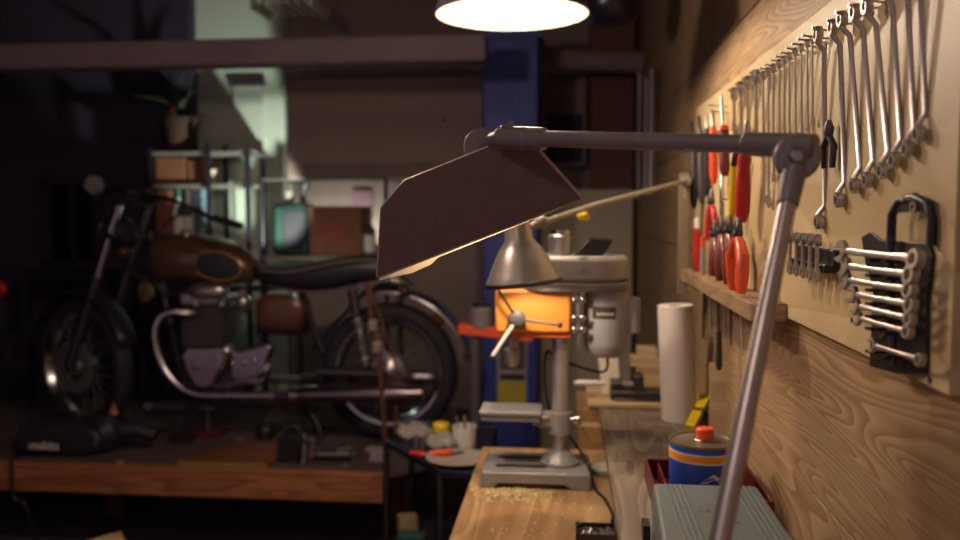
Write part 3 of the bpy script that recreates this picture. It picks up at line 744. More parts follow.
# ------------------------------------------------------------ foreground articulated lamp with faceted hood
fl = thing('work_lamp', 'large foreground work lamp with faceted brown hood on jointed grey arms', 'lamp', (.2, .8, ZP))
J = at(797, 157, .97)
E = at(512, 138, 1.2)
S = at(745, 144, 1.01)
bm = BM(); tube(bm, [at(815, 146, .955), S], [.0135, .0135], 24); obj('arm_sleeve', bm, lampgrey, fl, bevel=.0015)
bm = BM(); tube(bm, [S.lerp(E, -.02), E], [.0108, .0108], 24); obj('upper_arm', bm, lampgrey, fl)
d = (at(720, 540, .80)-J); foot = None
# lower arm reaches the plank shelf
dd = d.normalized(); k = (ZP-J.z)/dd.z; footp = J+dd*k
bm = BM(); tube(bm, [J+dd*.02, footp], [.0095, .0105], 24); obj('lower_arm', bm, mat('worn_arm_steel', 'd4ccc6', .34, .7, .1, 20), fl)
bm = BM(); tube(bm, [J+dd*.012, J+dd*.06], [.0135, .0115], 24); obj('lower_sleeve', bm, lampgrey, fl, bevel=.001)
bm = BM(); lathe(bm, [(.03, 0), (.03, .012), (.018, .02), (.016, .05), (0, .05)], (footp.x, footp.y, ZP)); obj('foot', bm, lampgrey, fl)
jn = (CAM-J).normalized(); jn = V((jn.x, jn.y, 0)).normalized()
bm = BM(); lathe(bm, [(0, -.016), (.022, -.016), (.025, -.010), (.025, .008), (.022, .013), (0, .014)], J, jn, 32); obj('elbow_joint', bm, lampgrey, fl)
bm = BM(); lathe(bm, [(0, .013), (.010, .013), (.010, .018), (.006, .022), (0, .022)], J, jn, 6); obj('elbow_bolt', bm, steel, fl)
# clamp on the hood end
dE = (S-E).normalized()
cA = at(500, 137, 1.212); cB = at(544, 139, 1.175)
bm = BM(); tube(bm, [cA, cB], .0155, 24); obj('clamp_sleeve', bm, lampgrey, fl, bevel=.001)
bm = BM(); tube(bm, [at(521, 139, 1.19), at(524, 139, 1.19)], .0168, 24); obj('clamp_ring', bm, lampgrey, fl)
bm = BM(); q = at(511, 130, 1.2); cyl(bm, q, q+V((0, 0, .012)), .004, n=6); q = at(507, 128, 1.2); cyl(bm, q, q+V((0, 0, .004)), .008, n=6); obj('clamp_screw', bm, steel, fl)
kn = at(482, 146, 1.24)
bm = BM(); lathe(bm, [(0, -.01), (.022, -.01), (.026, -.006), (.026, .006), (.022, .01), (0, .01)], kn, (.25, -1, 0), 32); tube(bm, [kn, cA], [.012, .011], 12); obj('hood_knuckle', bm, lampgrey, fl)
# hood: polygon profile facing the camera, extruded away
HY = 1.22
prof = [(582, 198), (539, 150), (487, 147), (404, 181), (381, 208), (377, 277)]
HP = [at(x, y, HY) for x, y in prof]
ext = V((.0, .16, .004))
bm = BM()
# shell: front plate, back plate, wrap (open at the bottom edge between prof[0] and prof[-1])
cenp = sum(HP, V())/6
def shellpoly(P_, off):
    out = []
    for p in P_: 
        v = (cenp-p); out.append(p+v.normalized()*off)
    return out
th = .003
prism(bm, HP, (0, .002, 0))
obj('hood_end_plate', bm, hoodpaint, fl, smooth=False)
bm = BM(); back = [at(580, 200.5, HY+.16)]+[p+ext for p in HP[1:5]]+[at(379, 280.5, HY+.16)]+[at(x, y, HY+.16) for x, y in ((390, 277.5), (412, 273), (431, 264.5), (438, 257.5))]; prism(bm, back, (0, .002, 0)); obj('hood_rear_plate', bm, whitein, fl, smooth=False)
bm = BM()
inP = shellpoly(HP, .003)
for i in range(5):
    a, b = HP[i]+V((0, .002, 0)), HP[i+1]+V((0, .002, 0)); a2, b2 = inP[i]+V((0, .002, 0)), inP[i+1]+V((0, .002, 0))
    vs = [bm.verts.new(p) for p in (a, b, b+ext, a+ext, a2, b2, b2+ext, a2+ext)]
    for f in ((0, 1, 2, 3), (4, 5, 6, 7), (0, 1, 5, 4), (3, 2, 6, 7), (0, 3, 7, 4), (1, 2, 6, 5)): bm.faces.new([vs[j] for j in f])
obj('hood_shell', bm, hoodedge, fl, smooth=False)
# rim beads
bm = BM(); tube(bm, [HP[0]+V((0, .003, -.001)), HP[5]+V((0, .003, -.001))], .0024, 6); obj('lower_rim', bm, hoodedge, fl)
bm = BM(); tube(bm, [HP[0], HP[1]], .0024, 8); obj('front_rim', bm, hoodedge, fl)
bm = BM(); tube(bm, HP[1:]+[], .0014, 8); obj('upper_rim', bm, hoodedge, fl)
# bulb inside
bc = HP[0].lerp(HP[5], .5)+ext*.5+V((0, 0, .05))
bm = BM(); d1 = (HP[5]-HP[0]).normalized(); tube(bm, [bc-d1*.09, bc+d1*.09], .009, 12); o = obj('fluorescent_tube', bm, mat('glowing_tube', 'fff0d8', .4, 0, 0, emit='ffdcb0', estr=30), fl)

# ------------------------------------------------------------ paper roll
pc = atz(679, 419, ZP); pt = at(675, 305, pc.y)
prr = (at(696, 360, pc.y).x-at(661, 360, pc.y).x)/2
t = thing('paper_roll', 'tall white paper towel roll standing on the grey plank', 'paper roll', pc)
axr = (pt-pc); Lr = axr.length
bm = BM(); lathe(bm, [(prr*.42, 0), (prr, 0), (prr*1.01, Lr*.5), (prr, Lr), (prr*.42, Lr)], pc, axr, 48, closed=True); obj('paper', bm, paper, t)
bm = BM(); lathe(bm, [(prr*.36, .001), (prr*.415, .001), (prr*.415, Lr-.001), (prr*.36, Lr-.001)], pc, axr, 32, closed=True); obj('core', bm, cardboard, t)
# yellow level leaning at the wall
a = atz(688, 425, ZP+.004); b = atx(707, 395, W-.012)
a = at(690, 426, 2.36); a.z = ZP+.012; b = at(706, 396, 2.52)
t = thing('spirit_level', 'yellow spirit level with dark middle leaning beside the paper roll', 'level', a)
u = (b-a); 
def bar(bm, a, b, w, h):
    a, b = V(a), V(b); d = (b-a).normalized(); x, y = frame(d)
    R = M((x, y, d)).transposed(); box(bm, (a+b)/2, (w, h, (b-a).length), R)
bm = BM(); bar(bm, a, a.lerp(b, .45), .028, .018); obj('lower_body', bm, yellow, t, bevel=.001)
bm = BM(); bar(bm, a.lerp(b, .45), a.lerp(b, .55), .025, .015); obj('vial', bm, black, t)
bm = BM(); bar(bm, a.lerp(b, .55), b, .028, .018); obj('upper_body', bm, yellow, t, bevel=.001)
# leaning wood slat by the wall
a = at(712, 425, 2.5); a.z = ZP+.0; b = at(712, 352, 2.5)
bm = BM(); bar(bm, (W-.012, 2.3, ZP), (W-.012, 2.32, b.z), .02, .06); o = obj('leaning_offcut', bm, palewood); tag(o, 'short pale wooden slat leaning upright on the wall behind the yellow level', 'slat')

# ------------------------------------------------------------ vise, blocks on the step
VZ = ZP+.014; VY = 2.72
def PV(px, py, Y=VY): return at(px, py, Y)
vc = PV(640, 398)
t = thing('machine_vise', 'dark machine vise with pale handle on the wooden step', 'vise', (vc.x, VY, VZ))
x0 = PV(610, 395).x; x1 = PV(664, 395).x
bm = BM(); box(bm, ((x0+x1)/2, VY, VZ+.014), (x1-x0, .09, .028)); box(bm, ((x0+x1)/2, VY, VZ+.004), (x1-x0-.02, .12, .008)); obj('bed', bm, darksteel, t, bevel=.003)
bm = BM(); box(bm, (PV(616, 385).x, VY, VZ+.035), (.035, .08, .04)); obj('end_block', bm, darksteel, t, bevel=.003)
bm = BM(); box(bm, (PV(638, 380).x, VY, VZ+.045), (.03, .08, .065)); obj('jaw', bm, darksteel, t, bevel=.003)
bm = BM(); tube(bm, [PV(612, 383), PV(640, 384)], .006); obj('screw', bm, steel, t)
bm = BM(); a = PV(574, 383); b = PV(606, 383); tube(bm, [a, a.lerp(b, .1), a.lerp(b, .7), b], [.006, .0095, .010, .006], 14); obj('handle', bm, whitep, t, label='pale handle')
t = tag(obj('wood_block', box(BM(), (PV(611, 372).x, VY+.075, VZ+.06), (.062, .04, .118), rot(YR, -.12)), mat('pale_block', 'e8dcc4', .7), bevel=.003), 'pale upright block with a dark notch behind the vise handle', 'block')
bz = VZ
b1 = PV(648, 372, 2.86)
for i, (px0, px1, py0, py1, lab) in enumerate([(636, 662, 366, 382, 'lowest wooden offcut in the pile behind the vise'), (631, 662, 357, 366, 'wide middle wooden offcut in the pile behind the vise'), (637, 657, 348, 357, 'small top wooden offcut of the pile behind the vise')]):
    a = PV(px0, py1, 2.84); b = PV(px1, py0, 2.84)
    z0_ = a.z if i else VZ
    bm = BM(); box(bm, ((a.x+b.x)/2, 2.86, (z0_+b.z)/2), (b.x-a.x, .08, b.z-z0_)); tag(obj('wood_offcut', bm, palewood, bevel=.002), lab, 'offcut', 'wooden offcuts behind the vise')

# ------------------------------------------------------------ red tray, blue can, case
cy_ = 1.77
cc = at(703, 439, cy_); CR = .5*(at(737, 440, cy_).x-at(670, 440, cy_).x)
tz = ZP+.008
t = thing('red_tray', 'red plastic parts tray between the can and the wall', 'tray', (.29, 1.75, ZP))
tx0, tx1 = at(650, 470, 1.8).x, W-.024
ty0, ty1 = 1.66, 1.93
bm = BM(); box(bm, ((tx0+tx1)/2, (ty0+ty1)/2, ZP+.003), (tx1-tx0, ty1-ty0, .006))
for x in (tx0, tx1): box(bm, (x+(.003 if x == tx0 else -.003), (ty0+ty1)/2, ZP+.024), (.006, ty1-ty0, .048))
for y in (ty0, ty1): box(bm, ((tx0+tx1)/2, y, ZP+.024), (tx1-tx0, .006, .048))
obj('tray', bm, darkred, t, bevel=.002)
bm = BM(); box(bm, (tx1-.04, (ty0+ty1)/2, ZP+.024), (.004, ty1-ty0-.01, .040)); box(bm, (tx0+.03, (ty0+ty1)/2, ZP+.022), (.004, ty1-ty0-.01, .034)); obj('divider', bm, darkred, t)
zc = cc.z-ZP-.006
t = thing('solvent_can', 'blue round can with orange stripe and red-orange cap on the red tray', 'can', (cc.x, cy_, ZP+.006))
o0 = (cc.x, cy_, ZP+.006)
bm = BM(); lathe(bm, [(0, 0), (CR*.97, 0), (CR, .003), (CR, zc-.004), (CR*.99, zc-.003)], o0, n=56); bd = obj('body', bm, bluecan, t)
bm = BM(); lathe(bm, [(CR*1.0, zc-.006), (CR*1.02, zc-.004), (CR*1.02, zc), (CR*.97, zc), (CR*.95, zc-.004), (CR*.6, zc+.001), (0, zc+.004)], o0, n=56); obj('lid', bm, tincan, t)
def band(name, za, zb_, m, k=.0006):
    bm = BM(); lathe(bm, [(CR+k, za), (CR+k, zb_), (CR-.001, zb_), (CR-.001, za)], o0, n=56, closed=True); return obj(name, bm, m, bd)
band('white_stripe', zc-.036, zc-.0165, whitep); band('orange_stripe', zc-.0325, zc-.0195, mat('orange_print', 'e8962a', .4), .0011)
# white chevron emblem on can
bm = BM(); 
def oncan(px, py, k=.0009):
    d = ray(px, py); ox, oy = -cc.x, -cy_; A = d.x**2+d.y**2; B = 2*(ox*d.x+oy*d.y); q = ox*ox+oy*oy-(CR+k)**2
    tt = (-B-math.sqrt(B*B-4*A*q))/(2*A); return CAM+d*tt
def emblem(pts):
    bm = BM(); v = [bm.verts.new(oncan(*p)) for p in pts]; v2 = [bm.verts.new(oncan(*p, -.0008)) for p in pts]
    bm.faces.new(v); bm.faces.new(v2[::-1]); n = len(v)
    for i in range(n): bm.faces.new((v[i], v[(i+1) % n], v2[(i+1) % n], v2[i]))
    return bm
obj('chevron_emblem', emblem([(714, 475), (718, 477.5), (722, 480), (727, 484), (721, 484), (714, 479.5), (707, 484), (700, 484), (706, 480), (710, 477.5)]), whitep, bd)
bm = BM(); q = at(705, 437, cy_-.01); q.z = ZP+.006+zc+.003
lathe(bm, [(0, 0), (.019, 0), (.019, .004), (.018, .021), (.016, .023), (0, .023)], q, n=24); obj('screw_cap', bm, redor, t)
bm = BM(); lathe(bm, [(.021, -.002), (.023, .0), (.021, .002)], q, n=24); obj('cap_seat', bm, tincan, t)

# case
kz1 = at(700, 484, 1.52).z; ky1 = 1.50
ky1 = atz(700, 484, ZP+.115).y; kz1 = ZP+.115
ka = atz(654, 484, kz1); kb = atz(756, 484, kz1); ang = math.radians(0)
ka2 = atz(664, 539, kz1); 
t = thing('tool_case', 'blue grey plastic tool case with raised ribs on its lid, at the bottom edge', 'case', ((ka.x+kb.x)/2, ky1-.2, ZP))
bx0, bx1 = ka.x, kb.x; nearY = ky1-.40
fx = ka.x-.012
lidpts = [(bx0, ky1), (bx1, ky1), (bx1+.0, nearY), (bx0-.02, nearY)]
bm = BM()
def quadprism(bm, pts, z0, z1, ins=0):
    c = V((sum(p[0] for p in pts)/4, sum(p[1] for p in pts)/4))
    lo = [(c.x+(p[0]-c.x)*(1+ins), c.y+(p[1]-c.y)*(1+ins)) for p in pts]
    a = [bm.verts.new((p[0], p[1], z1)) for p in pts]; b = [bm.verts.new((p[0], p[1], z0)) for p in lo]
    bm.faces.new(a); bm.faces.new(b[::-1])
    for i in range(4): bm.faces.new((a[i], a[(i+1) % 4], b[(i+1) % 4], b[i]))
quadprism(bm, lidpts, kz1-.05, kz1, .045); obj('lid', bm, caseblue, t, bevel=.006)
bm = BM(); quadprism(bm, [(p[0]+(.004 if p[0] > .2 else -.004), p[1]) for p in lidpts], ZP, kz1-.053, -.03); obj('shell', bm, caseblue, t, bevel=.006)
for px in (668, 673, 678, 683, 734, 739, 744, 749):
    a = atz(px, 487, kz1); 
    bm = BM(); box(bm, (a.x-.003 if px < 700 else a.x, (ky1-.008+nearY+.03)/2, kz1), (.0035, ky1-nearY-.04, .005)); obj('rib', bm, caseblue, t, bevel=.0012)
for yy in (ky1-.10, ky1-.28):
    bm = BM(); box(bm, (bx0-.022, yy, kz1-.052), (.012, .04, .03)); obj('latch', bm, black, t)
    bm = BM(); box(bm, (bx1+.012, yy, kz1-.05), (.008, .03, .02)); obj('hinge', bm, caseblue, t)
# raised, worn, unreadable embossing
bm = BM(); ec = atz(716, 508, kz1)
for k in range(5): box(bm, (ec.x-.028+k*.013, ec.y, kz1+.0005), (.007 if k % 2 else .003, .026, .002))
box(bm, (ec.x, ec.y-.02, kz1+.0003), (.066, .003, .0015)); box(bm, (ec.x+.012, ec.y-.06, kz1+.0003), (.03, .012, .0015)); obj('embossed_mark', bm, caseblue, t, bevel=.0005)

# ------------------------------------------------------------ lift platform
ZD = H-1.105
t = thing('motorcycle_platform', 'low timber platform with reddish front board carrying the motorcycle', 'platform', (-2.2, 4.1, 0))
fy = 3.53
bm = BM(); rx = at(388, 480, fy).x
prism(bm, [(LX+.02, fy+.02, ZD-.03), (rx, fy+.02, ZD-.03), (-.45, fy+.32, ZD-.03), (-.45, 4.75, ZD-.03), (LX+.02, 4.75, ZD-.03)], (0, 0, .03)); obj('deck', bm, mat('grimy_deck_board', '4e3f3e', .75, 0, .3, 8, .2), t)
bm = BM(); box(bm, ((LX+rx)/2, fy, ZD-.065), (rx-LX-.04, .045, .125)); obj('front_board', bm, deckwood, t, bevel=.004)
for x in (-3.9, -2.3, rx-.06):
    for y in (fy+.6, 4.6):
        bm = BM(); box(bm, (x, y, (ZD-.03)/2), (.09, .09, ZD-.03)); obj('leg', bm, brownwood, t)

# ------------------------------------------------------------ motorcycle (left side towards camera, facing left)
MY = 4.08
mo = thing('motorcycle', 'vintage motorcycle with copper tank, black seat and chrome exhaust, facing left', 'motorcycle', (at(240, 400, MY).x, MY, ZD))
def B(px, py, dy=0.0): 
    return at(px, py, MY+dy)
def wheel(cpx, cpy, Rt, rt_, Rr, yaw, nm):
    c = at(cpx, cpy, MY); c.z = ZD+Rt+.0
    ax = rot(ZR, yaw) @ YR
    bm = BM(); prof = []
    for k in range(16):
        a = 2*PI*k/16; prof.append((Rt-rt_+rt_*math.cos(a), rt_*1.25*math.sin(a)))
    lathe(bm, prof, c, ax, 56, closed=True); ty = obj(nm+'_tyre', bm, rubber, mo)
    bm = BM(); prof = [(Rr, -.045), (Rr+.012, -.047), (Rr+.012, -.036), (Rr-.006, -.022), (Rr-.014, 0), (Rr-.006, .022), (Rr+.012, .036), (Rr+.012, .047), (Rr, .045), (Rr-.016, .02), (Rr-.024, 0), (Rr-.016, -.02)]
    lathe(bm, prof, c, ax, 56, closed=True); rim_ = obj(nm+'_rim', bm, chrome, mo)
    bm = BM(); lathe(bm, [(0, -.07), (.03, -.07), (.05, -.055), (.085 if nm == 'rear' else .045, -.05), (.085 if nm == 'rear' else .045, .04), (.03, .05), (0, .06)], c, ax, 28); hb_ = obj(nm+'_hub', bm, alu, mo)
    bm = BM(); u, w = frame(ax)
    for k in range(36):
        a = 2*PI*k/36; b = a+(.5 if k % 2 else -.5); s = (-1 if k % 4 < 2 else 1)
        p = c+(u*math.cos(a)+w*math.sin(a))*(Rr-.012); q = c+(u*math.cos(b)+w*math.sin(b))*.045+ax*s*.035
        tube(bm, [p, q], .0016, 5)
    obj('spokes', bm, steel, rim_); return c, ax
rc, rax = wheel(390, 372, .335, .048, .247, 0, 'rear')
fc, fax = wheel(85, 362, .335, .037, .263, math.radians(-24), 'front')
# brake disc on front
bm = BM(); lathe(bm, [(.075, -.062), (.135, -.062), (.135, -.056), (.075, -.056)], fc, fax, 40, closed=True); obj('brake_disc', bm, steel, mo)
# forks: from head to front axle
hd = B(139, 210)
steer = fax
hdT = B(141, 205); hdB = B(150, 250)
dirf = (hdT-fc).normalized()
for s in (-1, 1):
    off = fax*s*.085
    top = B(136, 200)+off; ax_ = fc+off
    bm = BM(); tube(bm, [ax_, ax_.lerp(top, .55)], .026, 16); obj('fork_slider', bm, darksteel, mo)
    bm = BM(); tube(bm, [ax_.lerp(top, .5), top], .019, 16); obj('fork_tube', bm, chrome if s < 0 else darksteel, mo)
bm = BM(); tp = B(136, 203); box(bm, tp, (.07, .22, .03), rot(ZR, math.radians(-24))); box(bm, B(128, 236), (.07, .22, .035), rot(ZR, math.radians(-24))); obj('fork_yoke', bm, black, mo, bevel=.006)
# front mudguard
bm = BM(); pr = []
u = V((0, 0, 1)); fr_ = (fax.cross(u)).normalized()
rings = []
for k in range(15):
    a = math.radians(20+ 130*k/14); rr_ = .375
    cpt = fc+(fr_*math.cos(a)+u*math.sin(a))*rr_
    row = []
    for j in range(7):
        b = -PI/2+PI*j/6; row.append(bm.verts.new(cpt+fax*.06*math.sin(b)+(fr_*math.cos(a)+u*math.sin(a))*(.022*math.cos(b)-.012)))
    rings.append(row)
for k in range(14):
    for j in range(6): bm.faces.new((rings[k][j], rings[k][j+1], rings[k+1][j+1], rings[k+1][j]))
o = obj('front_mudguard', bm, black, mo); md = o.modifiers.new('solid', 'SOLIDIFY'); md.thickness = .003
# headlight
hl = B(117, 232); ha = (rot(ZR, math.radians(-24)) @ V((-1, 0, 0)))
bm = BM(); lathe(bm, [(0, -.10), (.05, -.09), (.078, -.05), (.088, 0), (.09, .012), (.084, .018)], hl, ha, 32); o = obj('headlight', bm, black, mo)
bm = BM(); lathe(bm, [(.084, .012), (.091, .014), (.088, .024), (.082, .022)], hl, ha, 32, closed=True); obj('headlight_ring', bm, chrome, o)
bm = BM(); lathe(bm, [(.084, .016), (.05, .032), (0, .038)], hl, ha, 32); obj('lens', bm, mat('lamp_lens', '6e6a70', .1, .3), o)
# instruments
for s in (-1, 1):
    c = B(140, 196)+fax*.055*s; bm = BM(); lathe(bm, [(0, -.03), (.035, -.025), (.042, .02), (.038, .026), (0, .026)], c, (.45, -.1, 1), 24); obj('gauge', bm, black, mo)
# handlebar
def tb(name, pts, r, m, n=12, par=None, sm=True):
    bm = BM(); tube(bm, smoothpts(pts) if sm else pts, r, n); return obj(name, bm, m, par or mo)
hs = rot(ZR, math.radians(-24)) @ YR
hc = B(142, 200, 0)
yR = MY
hbR = B(214, 219, -.30); hbL = B(104, 202, .33)
tb('handlebar', [B(240, 226, -.36), hbR, B(196, 210, -.24), B(165, 198, -.12), hc, B(128, 190, .12), B(112, 190, .24), B(98, 202, .33)], .011, darksteel)
tb('grip', [B(241, 226, -.365), B(214, 218, -.30)], .0165, rubber, sm=False)
tb('grip', [B(99, 201, .33), B(90, 208, .40)], .0165, rubber, sm=False)
tb('lever', [B(198, 214, -.27), B(205, 226, -.33), B(222, 232, -.38)], .005, alu)
bm = BM(); q = B(94, 185, .3); lathe(bm, [(0, -.012), (.04, -.008), (.05, .004), (.048, .008), (0, .008)], q, (.6, -1, 0), 24); mr_ = obj('mirror', bm, black, mo); tb('mirror_stem', [q, B(100, 196, .3), B(106, 200, .3)], .005, darksteel, par=mr_)
bm = BM(); q = B(185, 211, -.22); box(bm, q, (.06, .05, .05)); obj('switch_block', bm, black, mo, bevel=.008)
# cables
tb('cable', [B(190, 212, -.2), B(168, 222, -.15), B(152, 250, -.08), B(160, 290, -.05), B(200, 296, -.03)], .005, black)
tb('cable', [B(112, 196, .2), B(108, 240, .05), B(130, 270, -.02), B(148, 280, 0)], .005, black)
# turn signal + horn
for dy in (-.14, .16):
    bm = BM(); q = B(124, 252, dy); ell(bm, q, (.035, .04, .03)); obj('turn_signal', bm, mat('amber_lens', '3e2418', .3), mo)
bm = BM(); q = B(146, 292, -.07); lathe(bm, [(0, -.02), (.045, -.015), (.05, .012), (.03, .018), (0, .016)], q, (-.5, -1, 0), 24); obj('horn', bm, mat('olive_horn_paint', '6c6040', .5, .2), mo)
# frame
tb('frame_tube', [B(150, 232), B(156, 262), B(172, 330), B(186, 385), B(215, 402), B(300, 400), B(335, 372)], .017, black)
tb('frame_tube', [B(150, 235), B(200, 284), B(262, 288), B(340, 282), B(398, 284)], .016, black)
tb('frame_tube', [B(335, 372), B(318, 340), B(305, 300), B(300, 286)], .016, black)
tb('frame_tube', [B(312, 350), B(340, 318), B(368, 288)], .013, black)
for dy in (-.11, .11):
    bm = BM(); tube(bm, [B(318, 372, dy), V((rc.x, MY+dy, rc.z))], [.02, .018], 12); obj('swingarm', bm, darksteel, mo)
    a = B(352, 290, dy*1.35); b = V((rc.x-.02, MY+dy*1.35, rc.z+.03)); b = B(366, 366, dy*1.35)
    bm = BM(); tube(bm, [a, a.lerp(b, .35)], .024, 14); sk = obj('shock_absorber', bm, darksteel, mo)
    bm = BM(); tube(bm, [a.lerp(b, .3), b], .013, 12); obj('damper_body', bm, alu, sk)
    bm = BM(); hx = []
    dd_ = (b-a); u2, w2 = frame(dd_)
    for k in range(91):
        f = .32+.58*k/90; an = 2*PI*8*k/90; hx.append(a+dd_*f+(u2*math.cos(an)+w2*math.sin(an))*.026)
    tube(bm, hx, .0042, 6); obj('spring', bm, steel, sk)
# tank: rings of superellipse along x
def loft(bm, secs, n=24, pw=2.4):
    rings = []
    for (c, hy, hz) in secs:
        r = []
        for k in range(n):
            a = 2*PI*k/n; ca, sa = math.cos(a), math.sin(a)
            r.append(bm.verts.new(c+V((0, math.copysign(abs(ca)**(2/pw), ca)*hy, math.copysign(abs(sa)**(2/pw), sa)*hz))))
        rings.append(r)
    for i in range(len(rings)-1):
        for k in range(n): bm.faces.new((rings[i][k], rings[i][(k+1) % n], rings[i+1][(k+1) % n], rings[i+1][k]))
    bm.faces.new(rings[0][::-1]); bm.faces.new(rings[-1]); return bm
def secs(lst):   # px, ytop, ybot, halfwidth
    out = []
    for px, yt, yb, hy in lst:
        a = B(px, yt, -hy*.5); b = B(px, yb, -hy*.5); c = (a+b)/2; c.y = MY; out.append((c, hy, abs(a.z-b.z)/2))
    return out
bm = BM(); loft(bm, secs([(147.5, 252, 272, .03), (149, 245, 277, .07), (153, 238, 281, .10), (162, 234, 283, .125), (178, 233, 284, .138), (198, 235, 285, .138), (218, 239, 285, .13), (235, 245, 285, .11), (247, 252, 284, .085), (255, 262, 281, .06), (258, 268, 277, .03)])); tk = obj('fuel_tank', bm, copper, mo)
bm = BM(); q = B(217, 266, -.125); ell(bm, q, (.112, .02, .062), rot(YR, .15), pw=.85); obj('knee_pad', bm, rubber, tk)
bm = BM(); pts = []
for k in range(40):
    a = 2*PI*k/40; p = V((.118*math.cos(a), -.006, .068*math.sin(a))); pts.append(q+rot(YR, .15) @ p+V((0, .004 if math.cos(a) < .3 else .012*math.cos(a), 0)))
tube(bm, pts, .004, 6, closed=True); obj('pad_trim', bm, mat('cream_trim', 'b08c58', .35, .3), tk)
bm = BM(); q = B(186, 232, 0); lathe(bm, [(0, 0), (.03, 0), (.032, .012), (0, .016)], q, ZR, 20); obj('filler_cap', bm, chrome, tk)
# seat
bm = BM(); loft(bm, secs([(256, 266, 274, .07), (262, 265, 284, .095), (285, 266, 291, .115), (310, 262, 291, .125), (335, 258, 289, .125), (360, 256, 283, .12), (385, 257, 281, .11), (398, 262, 278, .08)]), pw=3.2); st = obj('seat', bm, blackleather, mo)
for s in (-1,):
    tb('seat_piping', [B(260, 270, -.10), B(285, 272, -.12), B(310, 268, -.13), B(335, 263, -.13), B(362, 260, -.125), B(390, 262, -.11)], .004, mat('grey_piping', '8a8078', .4), par=st)
tb('seat_rail', [B(268, 286, -.11), B(300, 291, -.12), B(335, 290, -.12), B(378, 281, -.115), B(402, 282, -.09)], .006, chrome)
# side panel
bm = BM(); q = B(281, 313, -.11); ell(bm, q, (.122, .045, .09), rot(YR, .05), n=28, pw=.62); sp = obj('side_panel', bm, brownp, mo)
bm = BM(); box(bm, B(283, 316, -.02), (.24, .12, .17)); obj('battery_box', bm, black, mo, bevel=.01)
# engine
eng = None
bm = BM(); box(bm, B(222, 372), (.34, .22, .16)); eg = obj('crankcase', bm, mat('engine_casting', '5d5658', .45, .8, .15, 15), mo, bevel=.02)
bm = BM()
for k in range(9):
    py = 306+k*4.2; box(bm, B(211, py), (.205, .22, .008), rot(YR, -.05))
box(bm, B(211, 324), (.16, .16, .2)); obj('cylinder_fins', bm, mat('dark_fin_metal', '6a6062', .5, .6), eg)
bm = BM(); q = B(210, 296); box(bm, q, (.20, .26, .07), rot(YR, -.05)); hd_ = obj('cylinder_head', bm, alu, eg, bevel=.015)
bm = BM(); q = B(209, 291, -.12); ell(bm, q, (.095, .05, .04), n=24, pw=.7); obj('rocker_cover', bm, alu, eg)
for px in (196, 222):
    bm = BM(); q = B(px, 304, -.16); lathe(bm, [(0, 0), (.012, 0), (.012, .012), (0, .014)], q, (0, -1, 0), 12); obj('bolt', bm, chrome, eg)
# left case cover triangular
def cover(name, pts, y0, th, m, par, bev=.018):
    bm = BM(); P_ = [B(x, y, y0) for x, y in pts]; prism(bm, P_, (0, th, 0)); return obj(name, bm, m, par, bevel=bev)
cv = cover('generator_cover', [(182, 353), (187, 346), (226, 345), (231, 350), (224, 366), (212, 385), (202, 391), (193, 387), (184, 370)], -.19, .08, mat('polished_case', 'bdb6ba', .24, 1, .1), eg)
cv2 = cover('sprocket_cover', [(231, 352), (243, 349), (268, 343), (272, 347), (267, 362), (268, 376), (260, 386), (238, 386), (229, 378)], -.17, .06, MATS['polished_case'], eg)
for (px, py, r_) in ((196, 365, .028),):
    bm = BM(); lathe(bm, [(0, .0), (r_, 0), (r_*.8, .008), (0, .010)], B(px, py, -.19), (0, -1, 0), 24); obj('round_cap', bm, alu, cv)
for (px, py) in ((184, 357), (217, 357), (225, 352)):
    bm = BM(); ell(bm, B(px, py, -.195), (.011, .007, .011), n=12, m=8); obj('bolt', bm, chrome, cv)
for (px, py) in ((233, 364), (244, 364), (254, 361), (247, 380)):
    bm = BM(); ell(bm, B(px, py, -.175), (.011, .007, .011), n=12, m=8); obj('bolt', bm, chrome, cv2)
tb('gear_lever', [B(270, 362, -.17), B(262, 372, -.2), B(232, 384, -.21), B(214, 386, -.22)], .006, chrome)
bm = BM(); cyl(bm, B(219, 385.5, -.2), B(219, 385.5, -.27), .012); obj('shift_rubber', bm, rubber, mo)
tb('footpeg', [B(258, 378, -.15), B(258, 378, -.34)], .013, rubber, sm=False)
# carburettor
bm = BM(); tube(bm, [B(232, 303), B(252, 303)], .035, 20); ell(bm, B(243, 303, -.09), (.035, .035, .05), n=16); cyl(bm, B(243, 300, -.09), B(243, 290, -.09), .02); obj('carburettor', bm, alu, mo)
# exhaust
ex = [B(196, 313, -.12), B(186, 313, -.16), B(172, 312, -.18), B(160, 318, -.19), B(155, 332, -.2), B(157, 350, -.2), B(164, 368, -.2), B(175, 382, -.2), B(188, 391, -.2), B(204, 395, -.2), B(240, 395.5, -.2), B(290, 395.5, -.2)]
tb('header_pipe', ex, .019, chrome, 16)
mu = [B(275, 395.5, -.2), B(292, 395, -.2), B(305, 394.5, -.2), B(400, 393.5, -.2), B(418, 393.5, -.2), B(423, 393.5, -.2)]
bm = BM(); tube(bm, mu, [.021, .03, .043, .043, .036, .03], 24); mf = obj('muffler', bm, mat('smoky_chrome', '8f8486', .28, 1, .1), mo)
for px in (293, 297, 386):
    bm = BM(); cyl(bm, B(px-1, 395, -.2), B(px+1.5, 395, -.2), .038 if px < 300 else .046, n=24); obj('muffler_clamp', bm, chrome, mf)
bm = BM(); ex2 = [(p+V((.0, .4, 0))) for p in ex]; tube(bm, smoothpts(ex2), .019, 12); obj('header_pipe', bm, chrome, mo)
bm = BM(); tube(bm, [p+V((0, .4, 0)) for p in mu], [.021, .03, .043, .043, .036, .03], 20); obj('muffler', bm, MATS['smoky_chrome'], mo)
